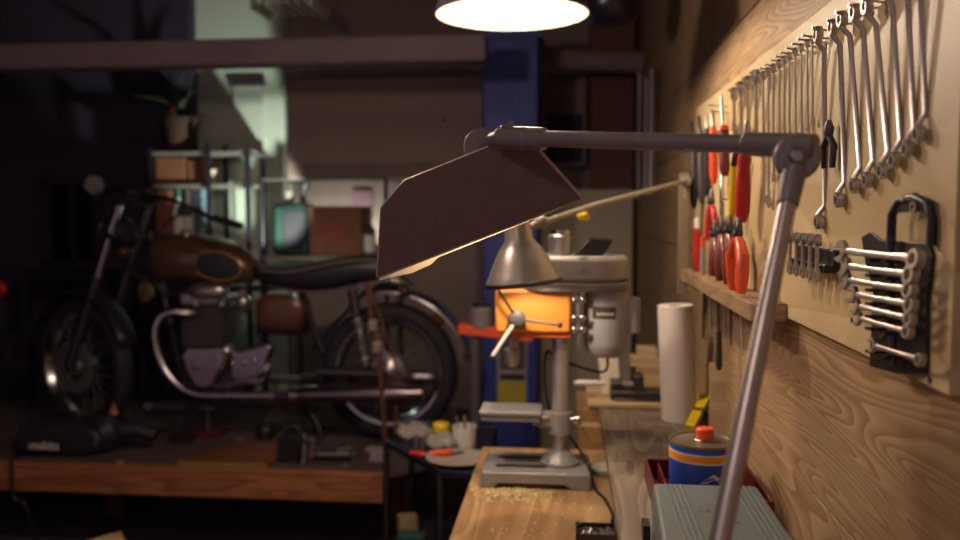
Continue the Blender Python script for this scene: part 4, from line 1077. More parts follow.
tb('centre_stand', [B(300, 398, -.1), B(318, 425, -.14), V((B(330, 440).x, MY-.16, ZD+.012))], .012, black)
tb('centre_stand', [B(300, 398, .1), B(318, 425, .14), V((B(330, 440).x, MY+.16, ZD+.012))], .012, black)
# rear mudguard
bm = BM(); rings = []
for k in range(17):
    a = math.radians(110-100*k/16); Rg = .385
    row = []
    for j in range(9):
        b = -PI/2+PI*j/8
        row.append(bm.verts.new(rc+V((math.cos(a)*(Rg+.03*math.cos(b)), .085*math.sin(b), math.sin(a)*(Rg+.03*math.cos(b))))))
    rings.append(row)
for k in range(16):
    for j in range(8): bm.faces.new((rings[k][j], rings[k][j+1], rings[k+1][j+1], rings[k+1][j]))
o = obj('rear_mudguard', bm, chrome, mo); md = o.modifiers.new('solid', 'SOLIDIFY'); md.thickness = .003
bm = BM(); q = B(440, 318); box(bm, q, (.06, .09, .05), rot(YR, .4)); obj('tail_light', bm, darkred, mo, bevel=.01)
for dy in (-.12, .12):
    bm = BM(); ell(bm, B(404, 291, dy), (.03, .035, .03)); cyl(bm, B(404, 291, dy), B(404, 291, 0), .007); obj('rear_signal', bm, MATS['amber_lens'], mo)
tb('grab_rail', [B(356, 288, -.12), B(382, 281, -.12), B(402, 278, -.1), B(412, 284, 0)], .008, chrome)
# tie-down strap (own thing)
t = thing('tie_down_strap', 'rust brown ratchet strap running from the motorcycle seat down to the platform', 'strap', at(388, 430, 3.8))
a0 = B(366, 284, -.14); 
def ribbon(name, pts, w, m, par):
    bm = BM(); pv = None
    for p in pts:
        r = [bm.verts.new(V(p)+V((dx, dy, 0))) for dx, dy in ((-w/2, 0), (w/2, 0), (w/2, .003), (-w/2, .003))]
        if pv:
            for j in range(4): bm.faces.new((pv[j], pv[(j+1) % 4], r[(j+1) % 4], r[j]))
        else: bm.faces.new(r)
        pv = r
    bm.faces.new(pv); return obj(name, bm, m, par)
end = at(390, 430, 3.86); end.z = ZD+.003
ribbon('webbing', [a0, B(373, 325, -.2), B(380, 370, -.26), V((end.x-.02, end.y, end.z))], .02, strapm, t)
ribbon('webbing', [a0+V((.01, .01, 0)), B(383, 325, -.16), B(398, 375, -.2), V((end.x+.01, end.y+.03, end.z))], .012, strapm, t)
for py, px in ((325, 373), (347, 377)):
    bm = BM(); box(bm, B(px, py, -.225), (.042, .03, .055)); obj('buckle', bm, mat('worn_buckle', 'b7a594', .35, .7), t, bevel=.005)

# ------------------------------------------------------------ things on the platform
def onD(px, py): return atz(px, py, ZD)
q = onD(50, 458)
t = thing('tool_bag', 'black power tool bag with pale lettering at the left end of the platform', 'bag', q)
xa, xb = at(8, 450, q.y).x, at(93, 450, q.y).x
bm = BM(); loft(bm, [(V((xa, q.y+.1, ZD+.05)), .05, .03), (V((xa+.05, q.y+.1, ZD+.075)), .10, .075), (V((xb-.07, q.y+.1, ZD+.075)), .10, .075), (V((xb, q.y+.1, ZD+.06)), .06, .05)], pw=4); obj('body', bm, mat('black_fabric', '0e0c12', .85), t)
tb('carry_handle', [V((xa+.12, q.y+.1, ZD+.145)), V((xa+.15, q.y+.1, ZD+.185)), V((xb-.15, q.y+.1, ZD+.185)), V((xb-.12, q.y+.1, ZD+.145))], .01, MATS['black_fabric'], par=t)
tp_ = at(43, 446, q.y-.004)
text('lettering', 'makita', .054, V((tp_.x, q.y-.002, tp_.z)), rot(XR, PI/2), mat('bag_print', 'd8cfc8', .6), t, .002, .2)
q2 = onD(62, 432)
bm = BM(); ell(bm, V((q.x+.02, q.y+.12, ZD+.20)), (.05, .03, .022)); 
a_ = V((xa+.06, q.y, ZD+.012)); e_ = V((xa+.08, fy-.035, ZD+.008))
bm = BM(); tube(bm, smoothpts([a_, V((xa+.07, q.y-.08, ZD+.006)), e_, V((xa+.09, fy-.04, ZD-.15)), V((xa+.14, fy-.03, .25)), V((xa+.2, fy, .01)), V((xa+.4, fy+.1, .008))]), .007, 8); tag(obj('power_cord', bm, black), 'black power cord hanging down over the platform front board at the left', 'cord')
# grinder
q = onD(110, 456)
t = thing('angle_grinder', 'dark violet power tool with round head, right of the black bag on the platform', 'power tool', q)
c = at(110, 438, q.y+.06)
bm = BM(); lathe(bm, [(0, 0), (.08, 0), (.085, .02), (.085, .06), (.05, .09), (0, .09)], V((c.x-.02, q.y+.08, ZD+.09)), (-.2, -1, .0), 28); obj('head', bm, mat('violet_tool_plastic', '2c2432', .4, .2), t)
bm = BM(); lathe(bm, [(.02, 0), (.035, 0), (.035, .012), (.02, .012)], V((c.x-.04, q.y-.012, ZD+.085)), (-.2, -1, 0), 20, True); obj('flange', bm, steel, t)
bm = BM(); tube(bm, [V((c.x, q.y+.08, ZD+.09)), V((c.x+.12, q.y+.1, ZD+.1)), V((c.x+.2, q.y+.1, ZD+.07))], [.05, .042, .03], 16); obj('motor_body', bm, MATS['violet_tool_plastic'], t)
bm = BM(); lathe(bm, [(.022, 0), (0, .06)], V((c.x, q.y+.1, ZD+.17)), ZR, 12); obj('orange_tip', bm, mat('dull_orange', '9a5a48', .5), t)
def lump(name, label, cat, px, py, parts, grp=None):
    q = onD(px, py); t = thing(name, label, cat, q, grp)
    for nm, m, fn in parts:
        bm = BM(); fn(bm, q); obj(nm, bm, m, t, bevel=.003)
vt = MATS['violet_tool_plastic']
lump('cordless_drill', 'dark cordless drill standing behind the wooden board on the platform', 'drill', 168, 445, [('body', vt, lambda b, q: (tube(b, [q+V((-.09, .05, .17)), q+V((.07, .05, .17))], [.03, .036], 16),)), ('grip', rubber, lambda b, q: box(b, q+V((.04, .05, .10)), (.045, .035, .12))), ('battery', black, lambda b, q: box(b, q+V((.045, .05, .02)), (.10, .07, .04))), ('chuck', steel, lambda b, q: tube(b, [q+V((-.14, .05, .17)), q+V((-.09, .05, .17))], [.014, .024], 14))])
lump('jack_stand', 'squat dark red jack under the motorcycle engine', 'jack', 200, 440, [('base', darkred, lambda b, q: box(b, q+V((0, .1, .015)), (.16, .14, .03))), ('column', darksteel, lambda b, q: cyl(b, q+V((0, .1, .03)), q+V((0, .1, .13)), .03, .022)), ('saddle', steel, lambda b, q: box(b, q+V((0, .1, .137)), (.09, .07, .014)))])
q = onD(225, 467)
bm = BM(); xa, xb = at(180, 465, q.y).x, at(268, 465, q.y).x
prism(bm, [(xa, q.y-.0, ZD), (xb, q.y, ZD), (xb+.03, q.y+.35, ZD), (xa+.12, q.y+.35, ZD)], (0, 0, .016)); o = obj('wooden_board', bm, wood('orange_brown_board', 'a8602e', '7c4422', (1, 8, 8), .6), bevel=.002); tag(o, 'orange brown board lying on the platform under the engine', 'board')
bm = BM(); box(bm, ((xa+xb)/2, q.y-.012, ZD+.012), (xb-xa, .022, .024)); tag(obj('wooden_strip', bm, wood('yellow_strip_wood', 'c49a52', 'a07c40', (1, 8, 8), .5)), 'pale yellow wooden strip at the front edge of the orange brown board', 'strip')
lump('battery_charger', 'black boxy charger standing right of the orange brown board', 'charger', 288, 463, [('case', black, lambda b, q: box(b, q+V((0, .05, .06)), (.10, .09, .12), rot(YR, .1))), ('handle', MATS['dark_grey_plastic'], lambda b, q: tube(b, smoothpts([q+V((-.04, .05, .12)), q+V((-.02, .05, .15)), q+V((.03, .05, .15)), q+V((.045, .05, .115))]), .006))])
lump('bench_clamp', 'small upright steel clamp beside the black charger on the platform', 'clamp', 303, 468, [('bar', steel, lambda b, q: tube(b, [q+V((0, 0, .004)), q+V((.01, 0, .15))], .007)), ('jaw', darksteel, lambda b, q: box(b, q+V((.02, 0, .12)), (.05, .02, .02))), ('screw', steel, lambda b, q: tube(b, [q+V((.04, 0, .05)), q+V((.045, 0, .13))], .005))])
lump('grease_gun', 'dark grease gun with orange end lying on the platform', 'grease gun', 330, 462, [('barrel', darksteel, lambda b, q: tube(b, [q+V((-.07, 0, .03)), q+V((.09, .02, .03))], .024)), ('cap', redor, lambda b, q: tube(b, [q+V((-.085, 0, .03)), q+V((-.07, 0, .03))], .02)), ('lever', steel, lambda b, q: tube(b, [q+V((.03, 0, .05)), q+V((.1, 0, .07))], .006))])
lump('small_carton', 'small grey carton near the right end of the platform', 'box', 374, 463, [('box', mat('grey_carton', '8a7f80', .7), lambda b, q: box(b, q+V((0, .04, .03)), (.085, .07, .055))), ('label', darkred, lambda b, q: box(b, q+V((-.03, .004, .03)), (.02, .003, .04)))])
lump('oil_can', 'small round oil can standing under the motorcycle swingarm', 'oil can', 262, 440, [('body', darksteel, lambda b, q: lathe(b, [(0, 0), (.045, 0), (.045, .05), (.015, .08), (0, .08)], q+V((0, .05, 0)))), ('spout', steel, lambda b, q: tube(b, [q+V((0, .05, .075)), q+V((.06, .05, .15))], [.006, .003]))])
# clutter nuts on the deck
for k, (px, py) in enumerate([(222, 450), (240, 440), (318, 450), (345, 466), (352, 455), (120, 463)]):
    q = onD(px, py); bm = BM(); lathe(bm, [(.008, 0), (.018, 0), (.018, .012), (.008, .012)], q, ZR, 6, True); o = obj('hex_nut', bm, steel)
    tag(o, ['large hex nut on the orange brown board under the engine', 'large hex nut behind the orange brown board', 'hex nut behind the grease gun', 'hex nut at the deck edge right of the grease gun', 'hex nut just left of the small grey carton', 'hex nut at the front edge below the dark power tool'][k], 'nut', 'loose nuts on the platform')

# ------------------------------------------------------------ tool trolley with tray
ZT = H-.83
tr_ = thing('tool_trolley', 'dark metal trolley between platform and bench, loaded with rags and tools', 'trolley', (-.42, 2.9, 0))
poly = [at(386, 441, 3.0), at(440, 474, 2.66)]
pl = [(poly[0].x, poly[0].y), (poly[1].x, poly[1].y), (-.275, 2.64), (-.275, 3.25), (-.6, 3.25)]
bm = BM(); prism(bm, [(x, y, ZT-.012) for x, y in pl], (0, 0, .012)); obj('top_shelf', bm, mat('blue_black_steel', '2c2c3c', .4, .6), tr_)
bm = BM(); tube(bm, [V((x, y, ZT+.008)) for x, y in pl], .006, 8, closed=True); obj('rim_rail', bm, MATS['blue_black_steel'], tr_)
bm = BM(); prism(bm, [(x, y, ZT-.38) for x, y in pl], (0, 0, .012)); obj('lower_shelf', bm, MATS['blue_black_steel'], tr_)
for x, y in pl[:2]+pl[2:4]+pl[4:]:
    bm = BM(); tube(bm, [(x, y, .05), (x, y, ZT)], .011, 10); obj('post', bm, darksteel, tr_)
    bm = BM(); cyl(bm, (x, y-.012, .025), (x, y+.012, .025), .025); obj('caster', bm, rubber, tr_)
def onT(px, py): return atz(px, py, ZT)
p = onT(456, 464); bm = BM(); lathe(bm, [(0, 0), (.07, 0), (.1, .016), (.105, .016), (.075, -.0), (0, .004)][:5]+[(0, .003)], V((p.x, p.y+.03, ZT)), n=40); tag(obj('steel_plate', bm, mat('pale_dish_metal', 'a39b92', .4, .1)), 'round pale metal dish at the near corner of the trolley', 'dish')
p = onT(462, 452)
t = thing('white_cup', 'white cup with steel bits in it, on the trolley near the bench', 'cup', (p.x, p.y+.05, ZT))
bm = BM(); o_ = V((p.x, p.y+.07, ZT)); lathe(bm, [(0, 0), (.038, 0), (.044, .075), (.041, .075), (.036, .004), (0, .004)], o_, n=28); obj('cup', bm, whitep, t)
for k in range(4):
    bm = BM(); a = 1.6*k; tube(bm, [o_+V((.01*math.cos(a), .01*math.sin(a), .01)), o_+V((.03*math.cos(a), .03*math.sin(a), .09+.01*k))], .003, 8); obj('bit', bm, steel, t)
for (x0_, x1_, py, lab, mm) in ((396, 432, 437, 'crumpled pale rag at the far left corner of the trolley', rag), (425, 460, 447, 'crumpled grey rag beside the white cup on the trolley', rag)):
    a = onT(x0_, py); b = onT(x1_, py); bm = BM(); c_ = (a+b)/2
    ell(bm, V((c_.x, c_.y, ZT+.018)), ((b.x-a.x)/2, .07, .03), n=28, m=14)
    for v in bm.verts:
        d = v.co-c_; v.co += V((math.sin(d.y*90+d.x*40)*.006, math.cos(d.x*80)*.006, math.sin(d.x*120)*math.cos(d.y*100)*.009)); v.co.z = max(v.co.z, ZT+.001)
    tag(obj('rag', bm, mm), lab, 'rag')
for k, (px0, py0, px1, py1, lab) in enumerate([(410, 457, 426, 459, 'short red tool handle on the trolley edge'), (428, 458, 452, 456, 'long red plier handle on the trolley beside the pale dish')]):
    a = onT(px0, py0)+V((0, 0, .014)); b = onT(px1, py1)+V((0, 0, .014)); t = thing('hand_tool', lab, 'hand tool', (a.x, a.y, ZT))
    bm = BM(); handle(bm, a, b, .012); obj('handle', bm, redor if k else red, t)
    bm = BM(); tube(bm, [b, b+(b-a)*.5], [.006, .004], 8); obj('blade', bm, steel, t)
for k, (px, py, lab) in enumerate([(416, 448, 'upright pale socket on the trolley, left one of two'), (423, 447, 'upright pale socket on the trolley, right one of two')]):
    q = onT(px, py); bm = BM(); tube(bm, [q, q+V((0, 0, .035))], [.012, .010], 14); tag(obj('socket', bm, alu), lab, 'socket', 'sockets on the trolley')
q = onT(441, 436); t = thing('yellow_cap_bottle', 'low jar with round yellow lid at the back of the trolley', 'jar', (q.x, q.y, ZT))
bm = BM(); lathe(bm, [(0, 0), (.03, 0), (.03, .02), (0, .02)], (q.x, q.y, ZT), n=24); obj('body', bm, whitep, t)
bm = BM(); lathe(bm, [(.033, .02), (.033, .044), (.028, .05), (0, .05)], (q.x, q.y, ZT), n=24); obj('lid', bm, yellow, t)
q = onT(420, 432); bm = BM(); box(bm, V((q.x, q.y, ZT+.02)), (.09, .04, .04)); tag(obj('blue_box', bm, mat('dark_blue_card', '2a3560', .5), bevel=.002), 'small dark blue box behind the rags on the trolley', 'box')
ZL = ZT-.368
def onL(px, py): return atz(px, py, ZL)
q = onL(412, 500); t = tag(obj('green_case', box(BM(), (at(412, 500, 3.0).x, 3.0, ZL+.02), (.10, .06, .04)), green, bevel=.006), 'small green case on the lower shelf of the trolley', 'case')
bm = BM(); prism(bm, [(-.50, 2.86, ZL), (-.43, 2.74, ZL), (-.30, 2.72, ZL), (-.33, 2.88, ZL)], (0, 0, .05)); tag(obj('blue_case', bm, bluep, bevel=.006), 'blue flat case on the lower shelf of the trolley', 'case')
bm = BM(); box(bm, (at(404, 492, 3.04).x, 3.10, ZL+.035), (.07, .05, .07), rot(ZR, .4)); tag(obj('wood_offcut', bm, palewood, bevel=.002), 'small pale wooden block on the lower trolley shelf', 'offcut')
# pale crate corner at bottom left
q = at(121, 531, 2.9)
bm = BM(); prism(bm, [(q.x, q.y, q.z-.02), (q.x-.16, q.y-.22, q.z-.02), (q.x, q.y-.5, q.z-.02), (q.x+.16, q.y-.22, q.z-.02)], (0, 0, .02))
t = thing('crate', 'pale topped crate on the floor at the bottom left, one corner showing', 'crate', (q.x, q.y-.22, 0))
obj('lid', bm, palewood, t)
bm = BM(); prism(bm, [(q.x, q.y-.01, 0), (q.x-.15, q.y-.22, 0), (q.x, q.y-.49, 0), (q.x+.15, q.y-.22, 0)], (0, 0, q.z-.02)); obj('side_walls', bm, brownwood, t)

# stand with orange bar and jar, behind the bench
SY = 3.42
px_ = at(475, 400, SY).x
t = thing('roller_stand', 'grey metal stand holding an orange bar behind the drill press', 'stand', (px_, SY, 0))
zo = at(475, 337, SY).z
bm = BM(); tube(bm, [(px_, SY, .02), (px_, SY, zo)], .022, 14); obj('post', bm, mat('dim_grey_post', '4c464c', .5), t)
for k in range(3):
    a = 2*PI*k/3+.5; bm = BM(); tube(bm, [(px_, SY, .12), (px_+.25*math.cos(a), SY+.25*math.sin(a), .012)], .012, 10); obj('leg', bm, lampgrey, t)
a = at(459, 328, SY); b = at(533, 336, SY)
bm = BM(); bar(bm, a, b, .07, .04); obj('orange_bar', bm, redor, t, bevel=.003, label='bright orange flat bar')
j = at(481, 329, SY); 
t = thing('glass_jar', 'cloudy jar standing on the orange bar of the stand', 'jar', V((j.x, SY, j.z+.012)))
jb = V((j.x, SY, a.lerp(b, .3).z+.0135)); jh = at(481, 304, SY).z-jb.z
bm = BM(); lathe(bm, [(0, 0), (.042, 0), (.045, .01), (.045, jh*.8), (.036, jh*.9), (.036, jh), (0, jh)], jb, n=28); obj('jar', bm, mat('cloudy_glass', '7c7472', .25, 0, .15), t)
bm = BM(); lathe(bm, [(.038, jh*.9), (.039, jh*1.02), (0, jh*1.02)], jb, n=28); obj('lid', bm, darksteel, t)

# ------------------------------------------------------------ background left: metal shelf with pot plant
GY = 4.95
def G(px, py, Y=GY): return at(px, py, Y)
z1_, z2_, z3_ = G(200, 151).z, G(200, 184).z, G(200, 262).z
xa, xb = G(149, 200).x, G(250, 200).x
t = thing('metal_shelving', 'metal shelving unit with dark posts standing before the pale pillar', 'shelving', ((xa+xb)/2, GY+.12, 0))
for zz in (z1_, z2_, z3_, .3):
    bm = BM(); box(bm, ((xa+xb)/2, GY+.14, zz-.012), (xb-xa, .26, .022)); obj('shelf_board', bm, mat('pale_shelf_steel', '9a938c', .4, .4), t, bevel=.002)
for x in (G(209, 200).x, xb-.012, xa+.012):
    for y in (GY, GY+.26):
        bm = BM(); box(bm, (x, y, (z1_+.02 if x != G(209, 200).x else z1_+.05)/2), (.028, .022, z1_+(.02 if x != G(209, 200).x else .05))); obj('post', bm, mat('dark_post_steel', '241f28', .5, .3), t)
pc_ = V((G(171, 148).x, GY+.13, z1_)); ph = G(171, 116).z-z1_
t = thing('potted_plant', 'spiky leaved plant in a terracotta pot on top of the metal shelving', 'plant', pc_)
bm = BM(); lathe(bm, [(0, 0), (.085, 0), (.105, ph*.85), (.115, ph*.85), (.115, ph), (.1, ph), (.095, ph*.85), (0, ph*.85)], pc_, n=32); obj('pot', bm, terracotta, t)
for (ex_, ey_, bend) in ((121, 80, .1), (152, 66, .05), (166, 64, 0), (186, 70, -.04), (208, 84, -.08), (196, 95, -.08), (134, 96, .09), (215, 118, -.1), (176, 92, 0)):
    e_ = G(ex_, ey_, GY+.13+random.uniform(-.15, .1)); s_ = pc_+V((0, 0, ph*.85)); mid = s_.lerp(e_, .5)+V((bend*.5, 0, .05))
    bm = BM(); tube(bm, smoothpts([s_, mid, e_], 5), [.014, .017, .019, .020, .020, .018, .015, .012, .008, .005, .002][:11], 8, flat=.35); obj('leaf', bm, leafm, t)
bm = BM(); cx_ = G(173, 105, GY+.1); ell(bm, V((cx_.x, GY+.1, pc_.z+ph+.02)), (.03, .03, .06)); obj('bud', bm, mat('ochre_bud', '96643c', .7), t)
# storage on shelf
for (x0_, x1_, yt, yb, Yd, m_, nm, lab) in ((152, 183, 157, 183, .1, cardboard, 'cardboard_box', 'left brown cardboard box on the second metal shelf'), (185, 203, 160, 183, .1, cardboard, 'cardboard_box', 'smaller brown cardboard box on the second metal shelf'), (152, 166, 190, 230, .1, cardboard, 'cardboard_box', 'narrow brown box at the left end of the third metal shelf')):
    a = G(x0_, yt); b = G(x1_, yb); zz = z2_ if yb < 200 else z3_
    hgt = a.z-zz
    bm = BM(); box(bm, ((a.x+b.x)/2, GY+.13, zz+hgt/2), (b.x-a.x, .18, hgt)); o = tag(obj(nm, bm, m_, bevel=.003), lab, 'box')
q = V((G(204, 182).x+.01, GY+.08, z2_)); bm = BM(); lathe(bm, [(0, 0), (.028, 0), (.034, .09), (.03, .09), (.025, .005), (0, .005)], q, n=24)
q.x = G(202, 170).x
tag(obj('paper_cup', bm, mat('cream_cup', 'c8b69a', .6)), 'cream paper cup on the second metal shelf beside the post', 'cup')
for k, (px0, m_, lab) in enumerate([(171, green, 'green cap bottle, left of three on the third metal shelf'), (181, whitep, 'white bottle, middle of three on the third metal shelf'), (196, mat('blue_grey_bottle', '5f7684', .4), 'wide blue grey bottle, right of three on the third metal shelf')]):
    q = V((G(px0, 200).x, GY+.1, z3_)); hh = G(px0, 189).z-z3_; rb = .035 if k < 2 else .055
    t = thing('bottle', lab, 'bottle', q, 'bottles on the metal shelving')
    bm = BM(); lathe(bm, [(0, 0), (rb, 0), (rb, hh*.7), (rb*.4, hh*.84), (rb*.4, hh*.9), (0, hh*.9)], q, n=24); obj('body', bm, m_ if k else whitep, t)
    bm = BM(); lathe(bm, [(rb*.48, hh*.88), (rb*.48, hh), (0, hh)], q, n=16); obj('cap', bm, green if k == 0 else m_, t)

# right rack: rail, posts, jerrycan, box
RY = 4.9
def K(px, py, Y=RY): return at(px, py, Y)
xa, xb = K(262, 200).x, K(386, 200).x; zt2 = K(300, 179).z; zb2 = K(300, 256).z
t = thing('storage_rack', 'dark framed storage rack behind the motorcycle seat', 'rack', ((xa+xb)/2, RY+.15, 0))
for zz in (zb2, .35):
    bm = BM(); box(bm, ((xa+xb)/2, RY+.22, zz-.012), (xb-xa, .46, .024)); obj('shelf_board', bm, mat('rack_board', '7a6a60', .6), t)
bm = BM(); tube(bm, [(xa, RY, zt2), (xb, RY, zt2), (xb, RY+.43, zt2), (xa, RY+.43, zt2)], .009, 8, closed=True); obj('top_rail', bm, mat('grey_rail', '6a6262', .4, .5), t)
for x in (xa, xb):
    for y in (RY, RY+.43):
        bm = BM(); tube(bm, [(x, y, 0), (x, y, zt2+.012)], .012, 10); obj('post', bm, MATS['dark_post_steel'], t)
q = V((K(289, 250).x, RY+.1, zb2)); wj = (K(308, 230).x-K(270, 230).x); hj = K(289, 203).z-zb2
t = thing('jerrycan', 'green jerrycan with spout on the storage rack, its front darkened as if in shade', 'jerrycan', q)
bm = BM(); box(bm, q+V((0, 0, hj*.5)), (wj, .15, hj)); obj('body', bm, mat('dark_green_can', '1a3029', .4), t, bevel=.03)
bm = BM(); box(bm, q+V((.03, -.078, hj*.55)), (wj*.62, .012, hj*.62)); box(bm, q+V((.02, -.078, hj*.18)), (wj*.6, .012, hj*.16)); obj('label_and_shade', bm, mat('label_and_shade_print', '1c1a20', .95), t, bevel=.004)  # dark label enlarged so the can's front looks shaded
bm = BM(); tube(bm, [q+V((-.03, 0, hj-.01)), q+V((-.03, 0, hj+.07))], [.03, .026], 16); obj('neck', bm, lampgrey, t)
bm = BM(); tube(bm, [q+V((.06, 0, hj)), q+V((.05, 0, hj+.05)), q+V((.07, 0, hj+.11))], [.02, .015, .03], 14); obj('spout', bm, black, t)
q0_ = K(308, 206); q1_ = K(361, 252)
bm = BM(); box(bm, ((q0_.x+q1_.x)/2, RY+.15, (q0_.z+zb2)/2), (q1_.x-q0_.x, .26, q0_.z-zb2))
t = thing('brown_carton', 'big brown carton with reddish print beside the jerrycan', 'box', ((q0_.x+q1_.x)/2, RY+.15, zb2)); obj('box', bm, cardboard, t, bevel=.004)
bm = BM(); a = K(320, 225, RY+.018); b = K(348, 240, RY+.018); box(bm, ((a.x+b.x)/2, RY+.019, (a.z+b.z)/2), (b.x-a.x, .003, a.z-b.z)); obj('printed_panel', bm, mat('red_brown_print', '8a3a28', .7), t)
q = V((K(368, 250).x, RY+.05, zb2)); hh = K(368, 222).z-zb2
t = thing('spray_bottle', 'dark spray bottle with pale label right of the brown carton', 'bottle', q)
bm = BM(); lathe(bm, [(0, 0), (.036, 0), (.036, hh*.75), (.014, hh*.9), (.014, hh), (0, hh)], q, n=24); obj('body', bm, mat('plum_bottle', '4a3040', .4), t)
bm = BM(); lathe(bm, [(.0368, hh*.12), (.0368, hh*.62)], q, n=24); obj('label_sheet', bm, whitep, t)
bm = BM(); a = K(352, 191, 5.42); b = K(371, 219, 5.42); box(bm, ((a.x+b.x)/2, 5.44, (a.z+b.z)/2), (b.x-a.x, .008, a.z-b.z)); tag(obj('pinned_sheet', bm, mat('pinkish_sheet', '8a6a74', .7)), 'faded pinkish sheet pinned on the back wall above the brown carton', 'paper')
# wall cabinet
CY = 4.85
a = K(286, 78, CY); b = K(482, 165, CY)
t = thing('wall_cabinet', 'wide dull brown overhead cabinet behind the motorcycle', 'cabinet', ((a.x+b.x)/2, (CY+BY)/2, b.z-.1))
zc_ = K(380, 178, CY).z; xr = at(483, 100, CY).x+.1
bm = BM(); box(bm, ((a.x+xr)/2, (CY+BY)/2, (a.z+zc_)/2), (xr-a.x, BY-CY, a.z-zc_)); obj('body', bm, cab, t, bevel=.008)
bm = BM(); box(bm, ((a.x+xr)/2, CY-.01, (a.z+.0+b.z)/2), (xr-a.x-.03, .022, a.z-b.z-.02)); dr = obj('flap_door', bm, mat('flap_panel', '907c74', .7, 0, .08, 3), t, bevel=.004)
bm = BM(); q = K(444, 120, CY-.02); lathe(bm, [(0, 0), (.014, 0), (.011, .016), (0, .018)], q, (0, -1, 0), 16); obj('knob', bm, darksteel, dr)
bm = BM(); tube(bm, [K(301, 74, CY-.03), K(470, 70, CY-.03)], .011, 10)
obj('top_rail', bm, beam, t)
# back shelf of things right of column (dark monitor silhouette)
a = at(541, 78, 5.2); b = at(586, 165, 5.2)
t = thing('hanging_cabinet', 'dark blue violet cupboard on the back wall right of the blue column', 'cabinet', ((a.x+b.x)/2, 5.3, b.z))
bm = BM(); box(bm, ((a.x+b.x)/2, 5.33, (a.z+b.z)/2), (b.x-a.x, .22, a.z-b.z)); obj('body', bm, cab, t, bevel=.005)
bm = BM(); box(bm, ((a.x+b.x)/2+.01, 5.215, (a.z+b.z)/2-.1), (b.x-a.x-.06, .012, (a.z-b.z)*.55)); obj('door', bm, walldark, t, bevel=.003)
# papers on the right wall far away
for k, (px0, y0_, y1_, lab) in enumerate([(645, 75, 200, 'long pale paper strip farthest on the plank wall'), (653, 82, 196, 'second long paper strip on the plank wall'), (659, 70, 194, 'nearest long paper strip hanging on the plank wall')]):
    p = atx(px0, y0_, W-.006); q = atx(px0, y1_, W-.006)
    w_ = (.20, .16, .12)[k]
    bm = BM(); box(bm, (W-.012-.006*k, p.y, (p.z+q.z)/2), (.006, w_, p.z-q.z), rot(ZR, -.35)); tag(obj('paper_strip', bm, mat('lilac_white_paper', 'd4ccd8', .7), smooth=False), lab, 'paper', 'papers hung on the plank wall')
# ceiling vent with slats
a = at(232, -4, 3.6); b = at(288, 12, 3.6)
t = thing('ceiling_vent', 'pale slatted louvre hanging below the ceiling above the beam', 'vent', ((a.x+b.x)/2, 3.9, CZ))
vz = at(262, 4, 3.9).z
bm = BM(); 
for k in range(6): box(bm, ((a.x+b.x)/2-.11+.045*k, 4.0, vz), (.03, .25, .008), rot(YR, .5))
obj('slats', bm, wallwhite, t)
for x in (-.14, .14):
    bm = BM(); box(bm, ((a.x+b.x)/2+x, 4.0, vz), (.012, .27, .05)); obj('side_frame', bm, wallwhite, t)
for x in (-.13, .13):
    bm = BM(); tube(bm, [((a.x+b.x)/2+x, 4.0, vz), ((a.x+b.x)/2+x, 4.0, CZ)], .006, 8); obj('hanger', bm, darksteel, t)
# dark round light fitting by the beam (590-640, 0-25)
q = at(612, 4, 3.2); bm = BM(); ell(bm, q, (.11, .11, .085)); 
t = thing('dark_globe_lamp', 'unlit dark globe lamp hanging right of the pendant lamp', 'lamp', q); obj('globe', bm, mat('dark_blue_glass', '1c1828', .3), t)
bm = BM(); tube(bm, [q+V((0, 0, .08)), V((q.x, q.y, CZ))], .005, 8); obj('cord', bm, black, t)
# red reflector at far left
q = at(1, 289, 4.7); t = thing('red_lantern', 'dim red lamp glass at the far left edge', 'lamp', V((q.x, q.y, ZD)))
bm = BM(); ell(bm, q, (.035, .03, .045)); obj('lens', bm, mat('red_lens', '8c1c20', .3, emit='7a1414', estr=.12), t)
bm = BM(); tube(bm, [V((q.x, q.y, ZD)), q], .01, 10); lathe(bm, [(0, 0), (.06, 0), (.06, .012), (0, .014)], V((q.x, q.y, ZD)), n=20); obj('stand', bm, black, t)
# dark workbench line at left background
a = at(20, 272, 4.8); b = at(110, 272, 4.8)
t = thing('side_table', 'dark low table behind the front wheel', 'table', ((a.x+b.x)/2, 5.0, 0))
bm = BM(); box(bm, ((a.x+b.x)/2, 4.95, a.z-.02), (b.x-a.x, .4, .04)); obj('table_top', bm, darkwood, t)
for x in (a.x+.04, b.x-.04):
    for y in (4.79, 5.11): bm = BM(); box(bm, (x, y, (a.z-.04)/2), (.05, .05, a.z-.04)); obj('leg', bm, darkwood, t)

# ------------------------------------------------------------ lights
xa_, xb_ = K(262, 200).x, K(386, 200).x
q = K(300, 275, 4.58)
t = thing('assumed_work_light', 'assumed cool white work light on a thin stand, added hidden behind the motorcycle seat', 'lamp', V((q.x, q.y, ZD)))  # assumed lamp, added out of sight to light the pale pillar
bm = BM(); tube(bm, [V((q.x, q.y, ZD)), V((q.x, q.y, q.z-.05))], .01, 10); lathe(bm, [(0, 0), (.09, 0), (.09, .01), (0, .012)], V((q.x, q.y, ZD)), n=24); obj('stand', bm, black, t)
bm = BM(); lathe(bm, [(0, -.05), (.03, -.05), (.03, -.035), (0, -.035)], q, n=20); obj('socket', bm, black, t)
bm = BM(); ell(bm, q, (.03, .03, .035)); obj('bulb', bm, mat('assumed_cool_bulb', 'e8fff0', .4, emit='d8f0dc', estr=30), t)
sl = light('assumed_work_light_glow', 'SPOT', q+V((0, 0, .06)), 75, (.90, 1, .84), .03, spot_size=math.radians(58), spot_blend=.4); sl.rotation_euler = (at(228, 132, 5.3)-sl.location).to_track_quat('-Z', 'Y').to_euler()  # spot beam of the added lamp, aimed at the pillar
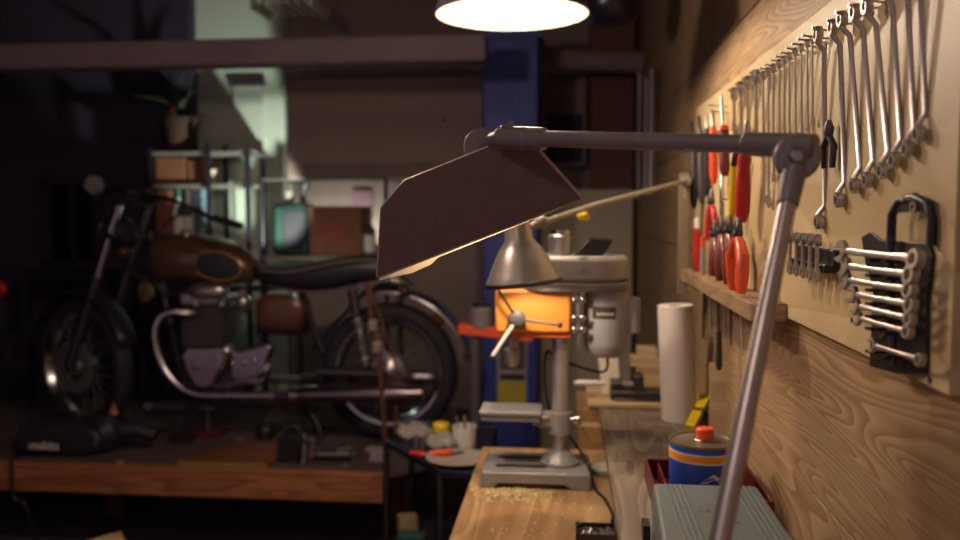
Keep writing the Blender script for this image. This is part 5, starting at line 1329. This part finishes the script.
t = thing('added_strip_light', 'hidden strip light added behind the brown carton to brighten the wall', 'lamp', ((xa_+xb_)/2, RY+.40, zb2))  # hidden lamp added to brighten the wall below the cabinet
bm = BM(); box(bm, ((xa_+xb_)/2, RY+.40, zb2+.03), (xb_-xa_-.1, .05, .05)); obj('housing', bm, whitep, t)
area('added_strip_glow', ((xa_+xb_)/2, RY+.40, zb2+.06), ((xa_+xb_)/2, RY+.62, zb2+.5), xb_-xa_-.15, .04, 3.5, (.9, 1, .84))
# fill lamp added on the ceiling behind the camera, never in view
t = thing('unseen_fill_lamp', 'added warm fill lamp on the ceiling behind the camera, out of view', 'lamp', (-.9, -.3, CZ))
bm = BM(); box(bm, (-.9, -.3, CZ-.02), (.5, .3, .04)); obj('housing', bm, whitep, t)
area('fill_glow', (-.9, -.3, CZ-.06), (-.7, 1.2, 0), .45, .25, 9, (1, .76, .66))
t = thing('unseen_hanging_lamp', 'unseen warm lamp on a cord above the view, lighting the beam and platform', 'lamp', (-.75, 1.9, H+.68))  # unseen lamp put above the view to light beam, cabinet and platform
bm = BM(); lathe(bm, [(.16, 0), (.15, .01), (.05, .05), (.02, .09), (0, .09), (0, .085), (.045, .045), (.14, .008)], (-.75, 1.9, H+.66), n=36); obj('lamp_shade', bm, whitep, t)
bm = BM(); tube(bm, [(-.75, 1.9, H+.75), (-.75, 1.9, CZ)], .004, 8); obj('cord', bm, black, t)
light('unseen_hanging_lamp_glow', 'POINT', (-.75, 1.9, H+.60), 22, (1, .76, .64), .05)

w = bpy.data.worlds.new('World'); bpy.context.scene.world = w; w.use_nodes = True
w.node_tree.nodes['Background'].inputs[0].default_value = (.58, .38, .48, 1); w.node_tree.nodes['Background'].inputs[1].default_value = .36

# ------------------------------------------------------------ camera
cd = bpy.data.cameras.new('camera'); cam = bpy.data.objects.new('camera', cd); C.objects.link(cam)
cd.sensor_width = 36; cd.lens = 36*F/960; cam.location = CAM
cam.rotation_euler = M((rt, up, -fw)).transposed().to_euler()
cd.clip_start = .02
cd.dof.use_dof = True; cd.dof.focus_distance = 1.35; cd.dof.aperture_fstop = 2.6
sc = bpy.context.scene; sc.camera = cam
sc.view_settings.view_transform = 'Standard'; sc.view_settings.look = 'None'; sc.view_settings.gamma = 1; sc.view_settings.exposure = 0.15
sc.view_settings.use_curve_mapping = False
sc.cycles.use_denoising = True
